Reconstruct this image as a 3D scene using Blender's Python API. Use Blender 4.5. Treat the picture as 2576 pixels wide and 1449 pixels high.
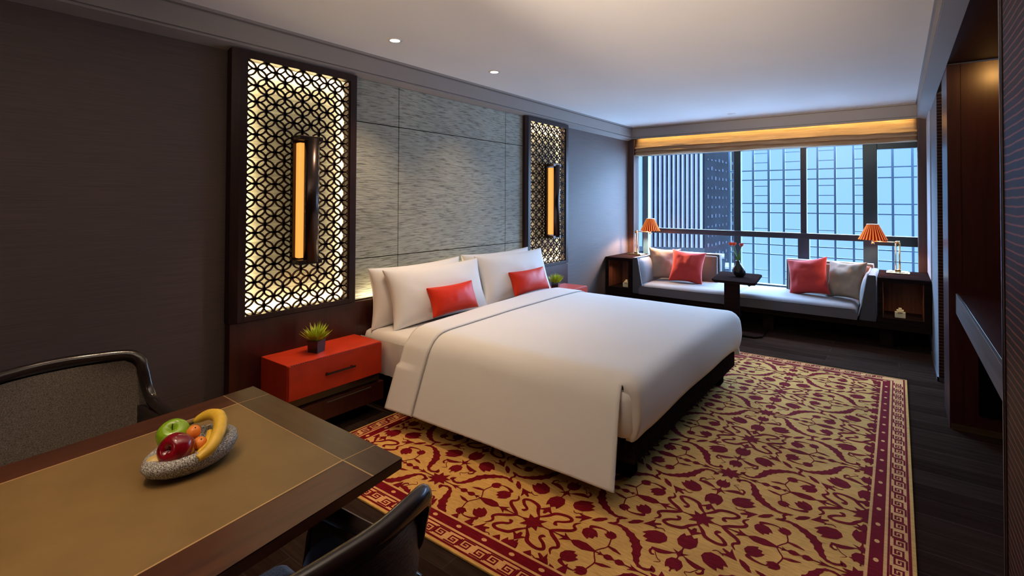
import bpy, bmesh, math, random
from mathutils import Vector, Matrix, noise
PI = math.pi
sc = bpy.context.scene
for o in list(bpy.data.objects): bpy.data.objects.remove(o, do_unlink=True)
C = bpy.context.collection

# ------------------------------------------------------------------ camera
cam_d = bpy.data.cameras.new('camera'); cam = bpy.data.objects.new('camera', cam_d); C.objects.link(cam)
YAW, PITCH, ROLL = 0.6388, 0.0164, 0.0040
F_PX, CX, CY, W_PX, H_PX = 1274.5, 1311.0, 484.24, 2576, 1449
fw = Vector((math.cos(YAW)*math.cos(PITCH), math.sin(YAW)*math.cos(PITCH), math.sin(PITCH)))
rt = Vector((math.sin(YAW), -math.cos(YAW), 0)); up = rt.cross(fw)
r2 = math.cos(ROLL)*rt + math.sin(ROLL)*up; u2 = -math.sin(ROLL)*rt + math.cos(ROLL)*up
M = Matrix((( r2.x, u2.x, -fw.x, 0), (r2.y, u2.y, -fw.y, 0), (r2.z, u2.z, -fw.z, 1.5), (0, 0, 0, 1)))
cam.matrix_world = M
cam_d.sensor_width = 36; cam_d.sensor_fit = 'HORIZONTAL'; cam_d.lens = F_PX/W_PX*36
cam_d.shift_x = -(CX - W_PX/2)/W_PX; cam_d.shift_y = (CY - H_PX/2)/W_PX
cam_d.clip_start = 0.02; cam_d.clip_end = 600
sc.camera = cam

# ------------------------------------------------------------------ world, exposure
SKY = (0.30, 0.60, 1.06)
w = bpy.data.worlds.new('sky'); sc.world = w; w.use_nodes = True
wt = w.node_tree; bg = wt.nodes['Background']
# hazy dusk sky; bands above and below the view brightened to light the room
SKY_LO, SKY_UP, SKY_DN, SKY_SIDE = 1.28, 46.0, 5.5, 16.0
def wn(t, **kw):
    n_ = wt.nodes.new(t)
    for k, v in kw.items(): setattr(n_, k, v)
    return n_
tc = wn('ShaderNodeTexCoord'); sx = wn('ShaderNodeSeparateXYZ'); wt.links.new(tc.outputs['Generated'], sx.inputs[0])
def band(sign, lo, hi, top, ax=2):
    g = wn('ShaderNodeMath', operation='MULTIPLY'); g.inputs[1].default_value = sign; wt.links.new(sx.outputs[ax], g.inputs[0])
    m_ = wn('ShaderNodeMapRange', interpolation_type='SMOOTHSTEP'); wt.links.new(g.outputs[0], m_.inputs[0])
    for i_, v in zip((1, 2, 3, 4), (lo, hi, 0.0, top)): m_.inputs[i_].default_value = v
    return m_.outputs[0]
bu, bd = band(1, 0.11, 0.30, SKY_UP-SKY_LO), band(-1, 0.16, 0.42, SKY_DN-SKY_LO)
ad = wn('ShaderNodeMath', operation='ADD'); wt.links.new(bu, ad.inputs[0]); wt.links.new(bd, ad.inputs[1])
# unseen right-hand side of the sky, brightened to light the headboard wall
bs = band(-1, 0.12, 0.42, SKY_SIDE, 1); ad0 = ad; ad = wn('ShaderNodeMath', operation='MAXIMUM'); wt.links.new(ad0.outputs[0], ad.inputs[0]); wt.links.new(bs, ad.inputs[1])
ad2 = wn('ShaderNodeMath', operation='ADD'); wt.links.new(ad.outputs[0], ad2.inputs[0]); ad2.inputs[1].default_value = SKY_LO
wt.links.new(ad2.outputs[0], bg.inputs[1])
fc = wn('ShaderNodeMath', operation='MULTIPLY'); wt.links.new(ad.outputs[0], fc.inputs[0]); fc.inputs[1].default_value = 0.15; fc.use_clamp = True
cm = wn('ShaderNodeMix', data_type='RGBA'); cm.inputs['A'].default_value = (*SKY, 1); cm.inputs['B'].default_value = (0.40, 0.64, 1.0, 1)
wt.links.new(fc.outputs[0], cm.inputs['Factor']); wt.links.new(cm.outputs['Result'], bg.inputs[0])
sc.view_settings.view_transform = 'Standard'; sc.view_settings.look = 'None'
sc.view_settings.exposure = 0.0; sc.view_settings.gamma = 1.0; sc.view_settings.use_curve_mapping = False

# ------------------------------------------------------------------ lamps of the room, added fill lights
def lamp(name, kind, loc, energy, color, **kw):
    d = bpy.data.lights.new(name, kind); d.energy = energy; d.color = color
    rot = kw.pop('rot', None); tgt = kw.pop('target', None)
    for k, v in kw.items(): setattr(d, k, v)
    o = bpy.data.objects.new(name, d); C.objects.link(o); o.location = loc
    if rot: o.rotation_euler = rot
    if tgt is not None: o.rotation_euler = (Vector(tgt)-Vector(loc)).to_track_quat('-Z', 'Y').to_euler()
    return o
WARM = (1.0, 0.71, 0.45); AMBER = (1.0, 0.50, 0.14); CREAM = (1.0, 0.80, 0.50)
# daylight comes in through the window opening: a portal only guides the sky's rays
pt = lamp('window_portal', 'AREA', (7.62, 1.5, 1.35), 1, (1, 1, 1), shape='RECTANGLE', size=2.4, size_y=3.7, rot=(0, PI/2, 0))
pt.data.cycles.is_portal = True
ZC = 2.615                     # ceiling height
DL = [(2.29, 2.80, 70), (3.36, 2.79, 46), (6.73, 1.68, 3), (0.75, 2.30, 42), (0.05, 1.45, 44), (-0.9, 1.75, 15)]
for i, (x, y, e) in enumerate(DL):
    lamp('downlight_beam', 'SPOT', (x, y, ZC-0.03), e, WARM, spot_size=math.radians(92 if x > 2 else 52), spot_blend=0.9, shadow_soft_size=0.025, rot=(0, 0, 0))
# unseen fill lights added behind the camera to brighten room and ceiling
UPW = (1.0, 0.80, 0.62)
lamp('added_fill_point', 'POINT', (-2.2, 1.2, 2.0), 7, WARM, shadow_soft_size=0.18)
lamp('added_ceiling_fill', 'SPOT', (-1.1, 1.0, 1.75), 430, UPW, spot_size=math.radians(84), spot_blend=1.0, shadow_soft_size=0.12, target=(0.2, 1.2, 2.7))
lamp('added_ceiling_fill', 'SPOT', (-1.1, 1.0, 1.75), 1350, UPW, spot_size=math.radians(34), spot_blend=1.0, shadow_soft_size=0.12, target=(4.6, 0.9, 3.45))
lamp('niche_beam', 'SPOT', (4.0, -0.55, 2.40), 6, AMBER, spot_size=math.radians(100), spot_blend=0.6, shadow_soft_size=0.02, target=(4.45, -0.55, 2.1))

# ------------------------------------------------------------------ helpers
def lin(r, g, b):
    f = lambda c: (c/255/12.92) if c/255 <= 0.04045 else ((c/255+0.055)/1.055)**2.4
    return (f(r), f(g), f(b), 1)
class N:
    def __init__(s, name):
        s.m = bpy.data.materials.new(name); s.m.use_nodes = True; s.t = s.m.node_tree
        s.b = s.t.nodes['Principled BSDF']
    def n(s, typ, **kw):
        x = s.t.nodes.new(typ)
        for k, v in kw.items():
            if hasattr(x, k) and not k[0].isupper(): setattr(x, k, v)
            else: x.inputs[k.replace('_', ' ')].default_value = v
        return x
    def l(s, a, b): s.t.links.new(a, b)
    def coord(s, scale=(1, 1, 1), rot=(0, 0, 0)):
        c = s.n('ShaderNodeTexCoord'); mp = s.n('ShaderNodeMapping'); mp.inputs['Scale'].default_value = scale; mp.inputs['Rotation'].default_value = rot
        s.l(c.outputs['Object'], mp.inputs[0]); return mp.outputs[0]
    def ramp(s, fac, stops):
        r = s.n('ShaderNodeValToRGB'); e = r.color_ramp.elements
        e[0].position, e[0].color = stops[0]; e[1].position, e[1].color = stops[-1]
        for p, c in stops[1:-1]:
            k = e.new(p); k.color = c
        s.l(fac, r.inputs[0]); return r.outputs[0]
    def noise(s, scale=5, detail=3, sc3=(1, 1, 1), rough=0.5, dist=0):
        x = s.n('ShaderNodeTexNoise'); x.inputs['Scale'].default_value = scale; x.inputs['Detail'].default_value = detail
        x.inputs['Roughness'].default_value = rough; x.inputs['Distortion'].default_value = dist
        s.l(s.coord(sc3), x.inputs[0]); return x.outputs[0]
    def bump(s, h, strength=0.3, dist=0.002):
        b = s.n('ShaderNodeBump'); b.inputs['Strength'].default_value = strength; b.inputs['Distance'].default_value = dist
        s.l(h, b.inputs['Height']); s.l(b.outputs[0], s.b.inputs['Normal']); return b
    def set(s, **kw):
        for k, v in kw.items(): s.b.inputs[k.replace('_', ' ')].default_value = v
        return s
def plain(name, col, rough=0.5, metal=0.0, var=0.12, ns=8, sc3=(1, 1, 1), bump=0, bscale=60, bdist=0.001, **kw):
    m = N(name); c = col
    f = m.noise(ns, 3, sc3)
    lo = tuple(v*(1-var) for v in c[:3])+(1,); hi = tuple(min(1, v*(1+var)) for v in c[:3])+(1,)
    m.l(m.ramp(f, [(0.3, lo), (0.7, hi)]), m.b.inputs['Base Color'])
    m.set(Roughness=rough, Metallic=metal, **kw)
    if bump: m.bump(m.noise(bscale, 3, sc3), bump, bdist)
    return m.m
def wood(name, c1, c2, rough=0.35, axis=0, scale=3.0, bump=0.15):
    m = N(name); s3 = [14, 14, 14]; s3[axis] = 0.9
    f = m.noise(scale, 6, tuple(s3), 0.6, 0.6)
    m.l(m.ramp(f, [(0.3, c1), (0.7, c2)]), m.b.inputs['Base Color']); m.set(Roughness=rough); m.bump(f, bump, 0.001)
    return m.m
def emit(name, col, strength, base=(0.8, 0.8, 0.8, 1)):
    m = N(name); m.set(Base_Color=base, Emission_Color=(*col[:3], 1), Emission_Strength=strength, Roughness=0.5); return m.m

def newbm(): return bmesh.new()
def box(bm, x0, x1, y0, y1, z0, z1, bev=0.0, mi=0):
    r = bmesh.ops.create_cube(bm, size=1)
    vs = r['verts']
    bmesh.ops.scale(bm, vec=(x1-x0, y1-y0, z1-z0), verts=vs)
    bmesh.ops.translate(bm, vec=((x0+x1)/2, (y0+y1)/2, (z0+z1)/2), verts=vs)
    fs = set(f for v in vs for f in v.link_faces)
    for f in fs: f.material_index = mi
    if bev > 0:
        es = list(set(e for v in vs for e in v.link_edges))
        bmesh.ops.bevel(bm, geom=es, offset=bev, segments=2, affect='EDGES', profile=0.5)
    return bm
def prism(bm, poly, axis, a, b, mi=0):
    """extrude a closed 2D polygon along an axis. poly = [(p,q)]: axis x -> (y,z), y -> (x,z), z -> (x,y)"""
    def P(p, q, t): return {'x': (t, p, q), 'y': (p, t, q), 'z': (p, q, t)}[axis]
    A = [bm.verts.new(P(p, q, a)) for p, q in poly]; B = [bm.verts.new(P(p, q, b)) for p, q in poly]
    n = len(poly); fs = []
    for i in range(n):
        fs.append(bm.faces.new((A[i], A[(i+1) % n], B[(i+1) % n], B[i])))
    fs.append(bm.faces.new(A[::-1])); fs.append(bm.faces.new(B))
    for f in fs: f.material_index = mi
    return bm
def cyl(bm, p0, p1, r0, r1=None, seg=20, caps=True, mi=0):
    if r1 is None: r1 = r0
    p0, p1 = Vector(p0), Vector(p1); d = (p1-p0).normalized(); a = d.orthogonal().normalized(); b = d.cross(a)
    R = []
    for p, r in ((p0, r0), (p1, r1)):
        R.append([bm.verts.new(p+a*math.cos(2*PI*i/seg)*r+b*math.sin(2*PI*i/seg)*r) for i in range(seg)])
    for i in range(seg):
        f = bm.faces.new((R[0][i], R[0][(i+1) % seg], R[1][(i+1) % seg], R[1][i])); f.smooth = True; f.material_index = mi
    if caps:
        f = bm.faces.new(R[0][::-1]); f.material_index = mi; f = bm.faces.new(R[1]); f.material_index = mi
    return bm
def smooth_path(pts, sub=6):
    P = [Vector(p) for p in pts]; out = []
    for i in range(len(P)-1):
        p0 = P[max(i-1, 0)]; p1 = P[i]; p2 = P[i+1]; p3 = P[min(i+2, len(P)-1)]
        for k in range(sub):
            t = k/sub
            out.append(0.5*((2*p1)+(-p0+p2)*t+(2*p0-5*p1+4*p2-p3)*t*t+(-p0+3*p1-3*p2+p3)*t**3))
    out.append(P[-1]); return out
def tube(bm, pts, rad, seg=12, sub=6, closed=False, flat=1.0, upv=(0, 0, 1), cap=True, mi=0):
    P = smooth_path(pts, sub) if sub > 1 else [Vector(p) for p in pts]
    n = len(P); rings = []
    U = Vector(upv)
    for i, p in enumerate(P):
        d = (P[min(i+1, n-1)]-P[max(i-1, 0)]).normalized()
        a = U.cross(d)
        if a.length < 1e-4: a = Vector((1, 0, 0)).cross(d)
        a.normalize(); b = d.cross(a).normalized()
        r = rad(i/(n-1)) if callable(rad) else rad
        rings.append([bm.verts.new(p+a*math.cos(2*PI*k/seg)*r+b*math.sin(2*PI*k/seg)*r*flat) for k in range(seg)])
    for i in range(n-1):
        for k in range(seg):
            f = bm.faces.new((rings[i][k], rings[i][(k+1) % seg], rings[i+1][(k+1) % seg], rings[i+1][k])); f.smooth = True; f.material_index = mi
    if cap:
        bm.faces.new(rings[0][::-1]).material_index = mi; bm.faces.new(rings[-1]).material_index = mi
    return bm
def lathe(bm, prof, cx=0, cy=0, seg=32, sx=1, sy=1, mi=0):
    R = [[bm.verts.new((cx+r*math.cos(2*PI*k/seg)*sx, cy+r*math.sin(2*PI*k/seg)*sy, z)) for k in range(seg)] for r, z in prof]
    for i in range(len(R)-1):
        for k in range(seg):
            f = bm.faces.new((R[i][k], R[i][(k+1) % seg], R[i+1][(k+1) % seg], R[i+1][k])); f.smooth = True; f.material_index = mi
    if prof[0][0] > 1e-4: bm.faces.new(R[0][::-1])
    if prof[-1][0] > 1e-4: bm.faces.new(R[-1])
    bmesh.ops.remove_doubles(bm, verts=[v for r in R for v in r], dist=1e-6)
    return bm
def grid(bm, fn, nu, nv, mi=0):
    V = [[bm.verts.new(fn(i/nu, j/nv)) for j in range(nv+1)] for i in range(nu+1)]
    for i in range(nu):
        for j in range(nv):
            f = bm.faces.new((V[i][j], V[i+1][j], V[i+1][j+1], V[i][j+1])); f.smooth = True; f.material_index = mi
    return V
def obj(name, bm, mat, parent=None, world=True, smooth=None, recalc=True):
    """link a bmesh as ONE mesh object; world=True: its vertices are in world space and get moved into the parent's"""
    if recalc: bmesh.ops.recalc_face_normals(bm, faces=bm.faces)
    me = bpy.data.meshes.new(name)
    if parent is not None and world:
        W = parent.matrix_basis.copy(); q = parent.parent
        while q is not None: W = q.matrix_basis @ W; q = q.parent
        bm.transform(W.inverted())
    if smooth:
        for f in bm.faces: f.smooth = True
    bm.to_mesh(me); bm.free()
    for m in (mat if isinstance(mat, (list, tuple)) else [mat]): me.materials.append(m)
    o = bpy.data.objects.new(name, me); C.objects.link(o)
    if parent is not None: o.parent = parent
    return o
def tag(o, label, cat, group=None, kind=None):
    o['label'] = label; o['category'] = cat
    if group: o['group'] = group
    if kind: o['kind'] = kind
    return o
def thing(name, label, cat, loc=(0, 0, 0), rotz=0.0, group=None):
    o = bpy.data.objects.new(name, None); C.objects.link(o); o.location = loc; o.rotation_euler = (0, 0, rotz); o.empty_display_size = 0.1
    o.matrix_basis = Matrix.Translation(loc) @ Matrix.Rotation(rotz, 4, 'Z')
    return tag(o, label, cat, group)
def struct(name, bm, mat, parent=None):
    o = obj(name, bm, mat, parent)
    if parent is None: o['kind'] = 'structure'
    return o
def dup(root, loc, rotz=None, label=None, group=None):
    def cp(o, par):
        c = o.copy(); C.objects.link(c)
        if par is not None: c.parent = par
        for ch in list(o.children): cp(ch, c)
        return c
    r = cp(root, None); r.location = loc
    if rotz is not None: r.rotation_euler = (0, 0, rotz)
    if label: r['label'] = label
    if group: r['group'] = group
    return r
def mod(o, typ, **kw):
    m = o.modifiers.new(typ.lower(), typ)
    for k, v in kw.items(): setattr(m, k, v)
    return o
def cushion_bm(wd, ht, th, pinch=0.10, nu=28, nv=22, seed=0, wrinkle=0.004, power=0.42, belly=0.0):
    """a soft pillow: width x, thickness y, height z from 0, pointed corners and pulled-in edges"""
    bm = bmesh.new()
    def side(sg):
        def fn(a, b):
            u = math.sin((a-0.5)*PI); v = math.sin((b-0.5)*PI)
            x = wd/2*u*(1-pinch*(1-v*v)); z = ht/2*v*(1-pinch*(1-u*u))
            t = th/2*(max(0, (1-u*u))**power)*(max(0, (1-v*v))**power)
            z2 = v*ht/2
            t *= 1+belly*(-v)
            n = noise.noise(Vector((x*9+seed*7.1, z*9, sg*3+seed)))*wrinkle*2.5+noise.noise(Vector((x*26, z*26, seed*3.3)))*wrinkle
            return (x, sg*(t+0.002)+n*(t/th*2), z+ht/2)
        return fn
    A = grid(bm, side(-1), nu, nv); B = grid(bm, side(1), nu, nv)
    bmesh.ops.remove_doubles(bm, verts=bm.verts, dist=0.0045)
    return bm
def place(bm, loc, yaw=0, lean=0, roll=0):
    bm.transform(Matrix.Translation(loc) @ Matrix.Rotation(yaw, 4, 'Z') @ Matrix.Rotation(lean, 4, 'X') @ Matrix.Rotation(roll, 4, 'Y'))
    return bm
# ------------------------------------------------------------------ materials
def wallpaper():
    m = N('grasscloth'); f = m.noise(1.0, 5, (3.0, 3.0, 190), 0.65); g = m.noise(1.0, 2, (1.2, 1.2, 1.5))
    col = m.ramp(f, [(0.25, (0.060, 0.040, 0.036, 1)), (0.75, (0.108, 0.075, 0.067, 1))])
    m.l(col, m.b.inputs['Base Color']); m.set(Roughness=0.62); m.bump(f, 0.35, 0.001); return m.m
M_PAPER = wallpaper()
M_CEIL = plain('ceiling_paint', (0.86, 0.845, 0.83, 1), 0.85, var=0.01, ns=2)
M_TRIM = plain('grey_trim_paint', (0.30, 0.265, 0.245, 1), 0.6, var=0.02, ns=2)
M_DARKW = wood('dark_wenge', lin(34, 21, 20), lin(50, 33, 31), 0.34, axis=2, scale=2.0)
M_DARKWH = wood('dark_wenge_level', lin(36, 20, 17), lin(60, 34, 27), 0.30, axis=0, scale=2.0)
M_DARKWY = wood('dark_wenge_cross', lin(27, 19, 18), lin(44, 32, 30), 0.62, axis=1, scale=2.0)
M_DARKW.node_tree.nodes['Principled BSDF'].inputs['Specular IOR Level'].default_value = 0.25
M_DARKWH.node_tree.nodes['Principled BSDF'].inputs['Specular IOR Level'].default_value = 0.2
M_DARKWY.node_tree.nodes['Principled BSDF'].inputs['Specular IOR Level'].default_value = 0.0
M_REDW = wood('red_brown_veneer', lin(46, 17, 15), lin(66, 27, 23), 0.32, axis=2, scale=2.0)
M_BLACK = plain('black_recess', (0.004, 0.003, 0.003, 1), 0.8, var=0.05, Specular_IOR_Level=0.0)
M_BRASS = plain('brushed_brass', (0.75, 0.52, 0.22, 1), 0.22, 1.0, var=0.05)
M_STEEL = plain('satin_steel', (0.35, 0.33, 0.36, 1), 0.3, 1.0, var=0.05)

def floor_mat():
    m = N('dark_plank_floor')
    c = m.coord((1, 1, 1), (0, 0, PI/2))
    b = m.n('ShaderNodeTexBrick'); m.l(c, b.inputs[0]); b.offset = 0.37; b.offset_frequency = 2
    for k, v in (('Scale', 1.0), ('Mortar Size', 0.0022), ('Mortar Smooth', 0.3), ('Brick Width', 1.5), ('Row Height', 0.165), ('Bias', 0.0)): b.inputs[k].default_value = v
    b.inputs['Color1'].default_value = (0.026, 0.015, 0.011, 1); b.inputs['Color2'].default_value = (0.042, 0.026, 0.019, 1); b.inputs['Mortar'].default_value = (0.055, 0.042, 0.036, 1)
    f = m.noise(3.0, 6, (12, 0.8, 12), 0.6)
    mx = m.n('ShaderNodeMix', data_type='RGBA', blend_type='MULTIPLY'); mx.inputs['Factor'].default_value = 1
    m.l(b.outputs['Color'], mx.inputs['A']); m.l(m.ramp(f, [(0.3, (0.65, 0.65, 0.65, 1)), (0.7, (1.25, 1.2, 1.2, 1))]), mx.inputs['B'])
    m.l(mx.outputs['Result'], m.b.inputs['Base Color']); m.set(Roughness=0.5, Specular_IOR_Level=0.0)
    m.bump(f, 0.12, 0.001); return m.m
M_FLOOR = floor_mat()

def ribbed(name, lo, hi):
    m = N(name); w_ = m.n('ShaderNodeTexWave', wave_type='BANDS', bands_direction='Z', wave_profile='SAW')
    w_.inputs['Scale'].default_value = 7.5; w_.inputs['Distortion'].default_value = 1.3; w_.inputs['Detail'].default_value = 2; w_.inputs['Detail Scale'].default_value = 0.7
    m.l(m.coord((1.2, 1.2, 1.6)), w_.inputs[0])
    m.l(m.ramp(w_.outputs[0], [(0.0, lo), (0.70, lo), (0.86, hi), (1.0, lo)]), m.b.inputs['Base Color']); m.set(Roughness=0.5, Specular_IOR_Level=0.15); m.bump(w_.outputs[0], 0.9, 0.006); return m.m
M_RIB = ribbed('ribbed_dark_panel', lin(36, 15, 12), lin(156, 84, 66))
M_RIB2 = ribbed('ribbed_grey_panel', lin(52, 32, 28), lin(128, 96, 84))

# ------------------------------------------------------------------ room shell
YW, XW, YR, ZCO = 3.31, 7.22, -0.27, 2.42
b = newbm(); box(b, -3.2, 8.0, -2.2, 3.6, -0.12, 0.0); struct('floor', b, M_FLOOR)
b = newbm(); box(b, -3.2, 7.62, -2.2, 3.6, ZC, ZC+0.15); struct('ceiling', b, M_CEIL)
b = newbm(); box(b, -3.2, 1.42, YW, YW+0.25, 0, ZC); box(b, 5.345, 7.62, YW, YW+0.25, 0, ZC); box(b, 1.42, 5.345, 3.42, 3.56, 0, ZC)
struct('wall_left', b, M_PAPER)
b = newbm(); box(b, -3.3, -3.2, -2.2, 3.56, 0, ZC); struct('wall_back', b, M_PAPER)
# right wall: grey end by the window, recessed bay, post, niche, ribbed wardrobe near the camera
M_SLATE = plain('slate_paint', (0.16, 0.17, 0.19, 1), 0.55, var=0.03)
b = newbm(); box(b, 5.53, 7.62, -0.75, YR, 0, ZC); struct('wall_right', b, M_SLATE)
for q_ in ((4.9, 5.53, -0.80, -0.75), (-3.2, 4.9, -2.2, -2.1), (2.2, 4.9, -1.0, -0.925)):
    b = newbm(); box(b, *q_, 0, ZC); struct('wall_right', b, M_DARKW)
b = newbm(); box(b, 7.40, 7.62, YR, YW, -0.02, 0.34); box(b, 7.32, 7.62, YR, YW, 2.28, ZC); struct('wall_window', b, M_TRIM)

# cornice profile: soffit, groove, tall fascia, groove, top bead
def cornice(name, wall, sgn, axis, a, b_):
    prof = [(0.0, ZCO), (0.088, ZCO+0.030), (0.088, ZCO+0.040), (0.078, ZCO+0.042), (0.078, ZCO+0.048), (0.090, ZCO+0.050), (0.090, 2.588), (0.080, 2.590), (0.080, 2.596), (0.100, 2.598), (0.100, ZC), (0.0, ZC)]
    bm = newbm()
    prism(bm, [(wall+sgn*d, z) for d, z in prof], axis, a, b_)
    return struct(name, bm, M_TRIM)
cornice('trim_1', YW, -1, 'x', -3.2, XW-0.01)
bm = newbm()                                                # window side: fascia hanging free before the blind box
prism(bm, [(7.185, 2.44), (7.155, 2.44), (7.155, 2.456), (7.165, 2.458), (7.165, 2.464), (7.154, 2.466), (7.154, 2.588), (7.164, 2.59), (7.164, 2.596), (7.146, 2.598), (7.146, ZC), (7.185, ZC)], 'y', YR, YW-0.02)
struct('trim_2', bm, M_TRIM)
cornice('trim_3', YR, 1, 'x', 2.0, 7.2)
b = newbm(); box(b, 5.40, XW, YW-0.012, YW, 0, 0.09, 0.002); struct('baseboard_left', b, M_DARKWH)
b = newbm(); box(b, 5.518, 6.45, YR, YR+0.012, 0, 0.035); box(b, 5.518, 5.53, -0.75, YR+0.012, 0, 0.035); struct('baseboard_right', b, M_STEEL)
b = newbm(); box(b, -3.2, 1.42, YW-0.012, YW, 0, 0.09, 0.002); struct('baseboard_left', b, M_DARKWH)

M_JAMB = wood('jamb_wood', lin(66, 44, 38), lin(96, 66, 58), 0.5, axis=2, scale=2.0)
# wooden jambs each side of the window
for y0, y1 in ((3.215, YW), (YR, -0.185)):
    b = newbm(); box(b, 7.2, 7.40, y0, y1, 0.34, 2.44, 0.003); struct('trim_4', b, M_JAMB)

# ------------------------------------------------------------------ window
M_FRAME = plain('anodised_frame', (0.035, 0.065, 0.085, 1), 0.35, 0.3, var=0.05)
M_FRAMEB = plain('brown_frame', (0.045, 0.045, 0.062, 1), 0.4, 0.2, var=0.05)
def glass():
    m = N('window_glass'); t = m.t; t.nodes.remove(m.b)
    o = [x for x in t.nodes if x.type == 'OUTPUT_MATERIAL'][0]
    tr = t.nodes.new('ShaderNodeBsdfTransparent'); tr.inputs[0].default_value = (0.95, 0.975, 1.0, 1); gl = t.nodes.new('ShaderNodeBsdfGlossy'); gl.inputs['Roughness'].default_value = 0.3
    mx = t.nodes.new('ShaderNodeMixShader'); mx.inputs[0].default_value = 0.02
    t.links.new(tr.outputs[0], mx.inputs[1]); t.links.new(gl.outputs[0], mx.inputs[2]); t.links.new(mx.outputs[0], o.inputs[0]); return m.m
M_GLASS = glass()
win = bpy.data.objects.new('window_1', None); C.objects.link(win); win.location = (7.4, 1.5, 0.34); win.matrix_basis = Matrix.Translation((7.4, 1.5, 0.34)); win['kind'] = 'structure'
b = newbm()
box(b, 7.40, 7.50, -0.185, 3.215, 0.34, 0.40, 0.003)                         # bottom member
box(b, 7.40, 7.50, -0.185, 3.215, 2.20, 2.28, 0.003)
obj('window_frame', b, M_FRAME, win)
b = newbm(); box(b, 7.40, 7.50, 3.07, 3.15, 0.40, 2.20, 0.004); obj('mullion', b, plain('pale_mullion', (0.10, 0.20, 0.28, 1), 0.4, var=0.05), win)
b = newbm(); box(b, 7.42, 7.50, 1.735, 1.825, 0.40, 2.20, 0.004); obj('mullion', b, M_FRAME, win)
b = newbm(); box(b, 7.40, 7.48, 0.935, 1.005, 1.02, 2.20, 0.004); box(b, 7.38, 7.48, 0.905, 1.035, 0.40, 1.03, 0.004); obj('mullion', b, M_FRAMEB, win)
b = newbm(); box(b, 7.38, 7.50, 0.19, 0.335, 0.40, 2.20, 0.006); obj('mullion', b, M_FRAME, win)
b = newbm(); box(b, 7.37, 7.44, 0.335, 3.06, 1.025, 1.10, 0.004); box(b, 7.365, 7.37, 0.335, 3.06, 1.055, 1.062); obj('transom_rail', b, M_FRAMEB, win)
b = newbm(); box(b, 7.38, 7.46, -0.185, 0.19, 0.985, 1.10, 0.004); box(b, 7.374, 7.38, -0.185, 0.19, 1.055, 1.061); obj('transom_rail', b, M_FRAME, win)
b = newbm(); box(b, 7.39, 7.46, -0.185, 0.335, 2.13, 2.20, 0.004); obj('window_frame', b, M_FRAME, win)
b = newbm(); box(b, 7.455, 7.463, -0.185, 3.215, 0.38, 2.22); obj('pane', b, M_GLASS, win)

# screen of thin bars outside the glass
M_SCR = plain('screen_metal', (0.055, 0.105, 0.16, 1), 0.5, 0.2, var=0.05)
scr = thing('facade_screen', 'grid of thin dark metal bars fixed outside the window glass', 'screen', (7.9, 0.8, 0.0))
vy = [2.0, 1.676, 1.471, 1.277, 0.866, 0.664, 0.458, 0.046, -0.152, -0.36]
vy = sorted(vy)
for y in vy:
    wdt = 0.0155 if y > 1.0 else 0.013
    b = newbm(); box(b, 7.895, 7.925, y-wdt, y+wdt, -0.4, 3.0); obj('upright_bar', b, M_SCR, scr)
full = [1.946, 1.812, 1.475, 1.346, 0.892, 0.755, 0.25, 2.40]
for z in full:
    b = newbm(); box(b, 7.90, 7.915, -0.6, 2.0, z-0.0075, z+0.0075); obj('cross_bar', b, M_SCR, scr)
part_z = [2.194, 2.06, 1.723, 1.589, 1.119, 0.528, 0.42]
for (ya, yb) in ((1.471, 1.676), (1.076, 1.277), (0.664, 0.866), (0.25, 0.458)):
    for z in part_z:
        b = newbm(); box(b, 7.90, 7.912, ya, yb, z-0.005, z+0.005); obj('cross_bar', b, M_SCR, scr)

# ------------------------------------------------------------------ the city outside
def along(px, py, dist):
    d = fw + r2*(px-CX)/F_PX - u2*(py-CY)/F_PX
    return Vector((0, 0, 1.5)) + d/math.hypot(d.x, d.y)*dist
M_FIN = plain('pale_concrete_fin', (0.075, 0.070, 0.085, 1), 0.9, var=0.06, Specular_IOR_Level=0.02)
def tower_glass():
    m = N('tower_glazing'); c = m.coord((1, 1, 1)); b = m.n('ShaderNodeTexBrick'); b.offset = 0.0
    sx = m.n('ShaderNodeSeparateXYZ'); m.l(c, sx.inputs[0]); cb = m.n('ShaderNodeCombineXYZ')
    ad = m.n('ShaderNodeMath', operation='ADD'); m.l(sx.outputs[0], ad.inputs[0]); m.l(sx.outputs[1], ad.inputs[1]); m.l(ad.outputs[0], cb.inputs[0]); m.l(sx.outputs[2], cb.inputs[1])
    m.l(cb.outputs[0], b.inputs[0])
    for k, v in (('Scale', 1.0), ('Mortar Size', 0.10), ('Brick Width', 1.3), ('Row Height', 1.0), ('Bias', -0.2)): b.inputs[k].default_value = v
    b.inputs['Color1'].default_value = (0.0008, 0.0018, 0.003, 1); b.inputs['Color2'].default_value = (0.0014, 0.003, 0.006, 1); b.inputs['Mortar'].default_value = (0.0022, 0.0035, 0.006, 1)
    f = m.noise(0.25, 2); mx = m.n('ShaderNodeMix', data_type='RGBA', blend_type='MULTIPLY'); mx.inputs['Factor'].default_value = 1
    m.l(b.outputs['Color'], mx.inputs['A']); m.l(m.ramp(f, [(0.35, (0.55, 0.55, 0.6, 1)), (0.65, (1.6, 1.6, 1.6, 1))]), mx.inputs['B'])
    m.l(mx.outputs['Result'], m.b.inputs['Base Color']); m.set(Roughness=0.8, Specular_IOR_Level=0.02); return m.m
M_TG = tower_glass()
M_TSIDE = plain('tower_side_stone', (0.0018, 0.0026, 0.0042, 1), 0.95, var=0.25, ns=0.6, Specular_IOR_Level=0.02)
M_POD = plain('podium_cladding', (0.001, 0.002, 0.003, 1), 0.9, var=0.3, ns=0.3, Specular_IOR_Level=0.02)
tw = thing('office_tower', 'high office tower with white upright fins outside the left panes', 'building', tuple(along(1700, 500, 60).xy)+(-60,))
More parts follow.
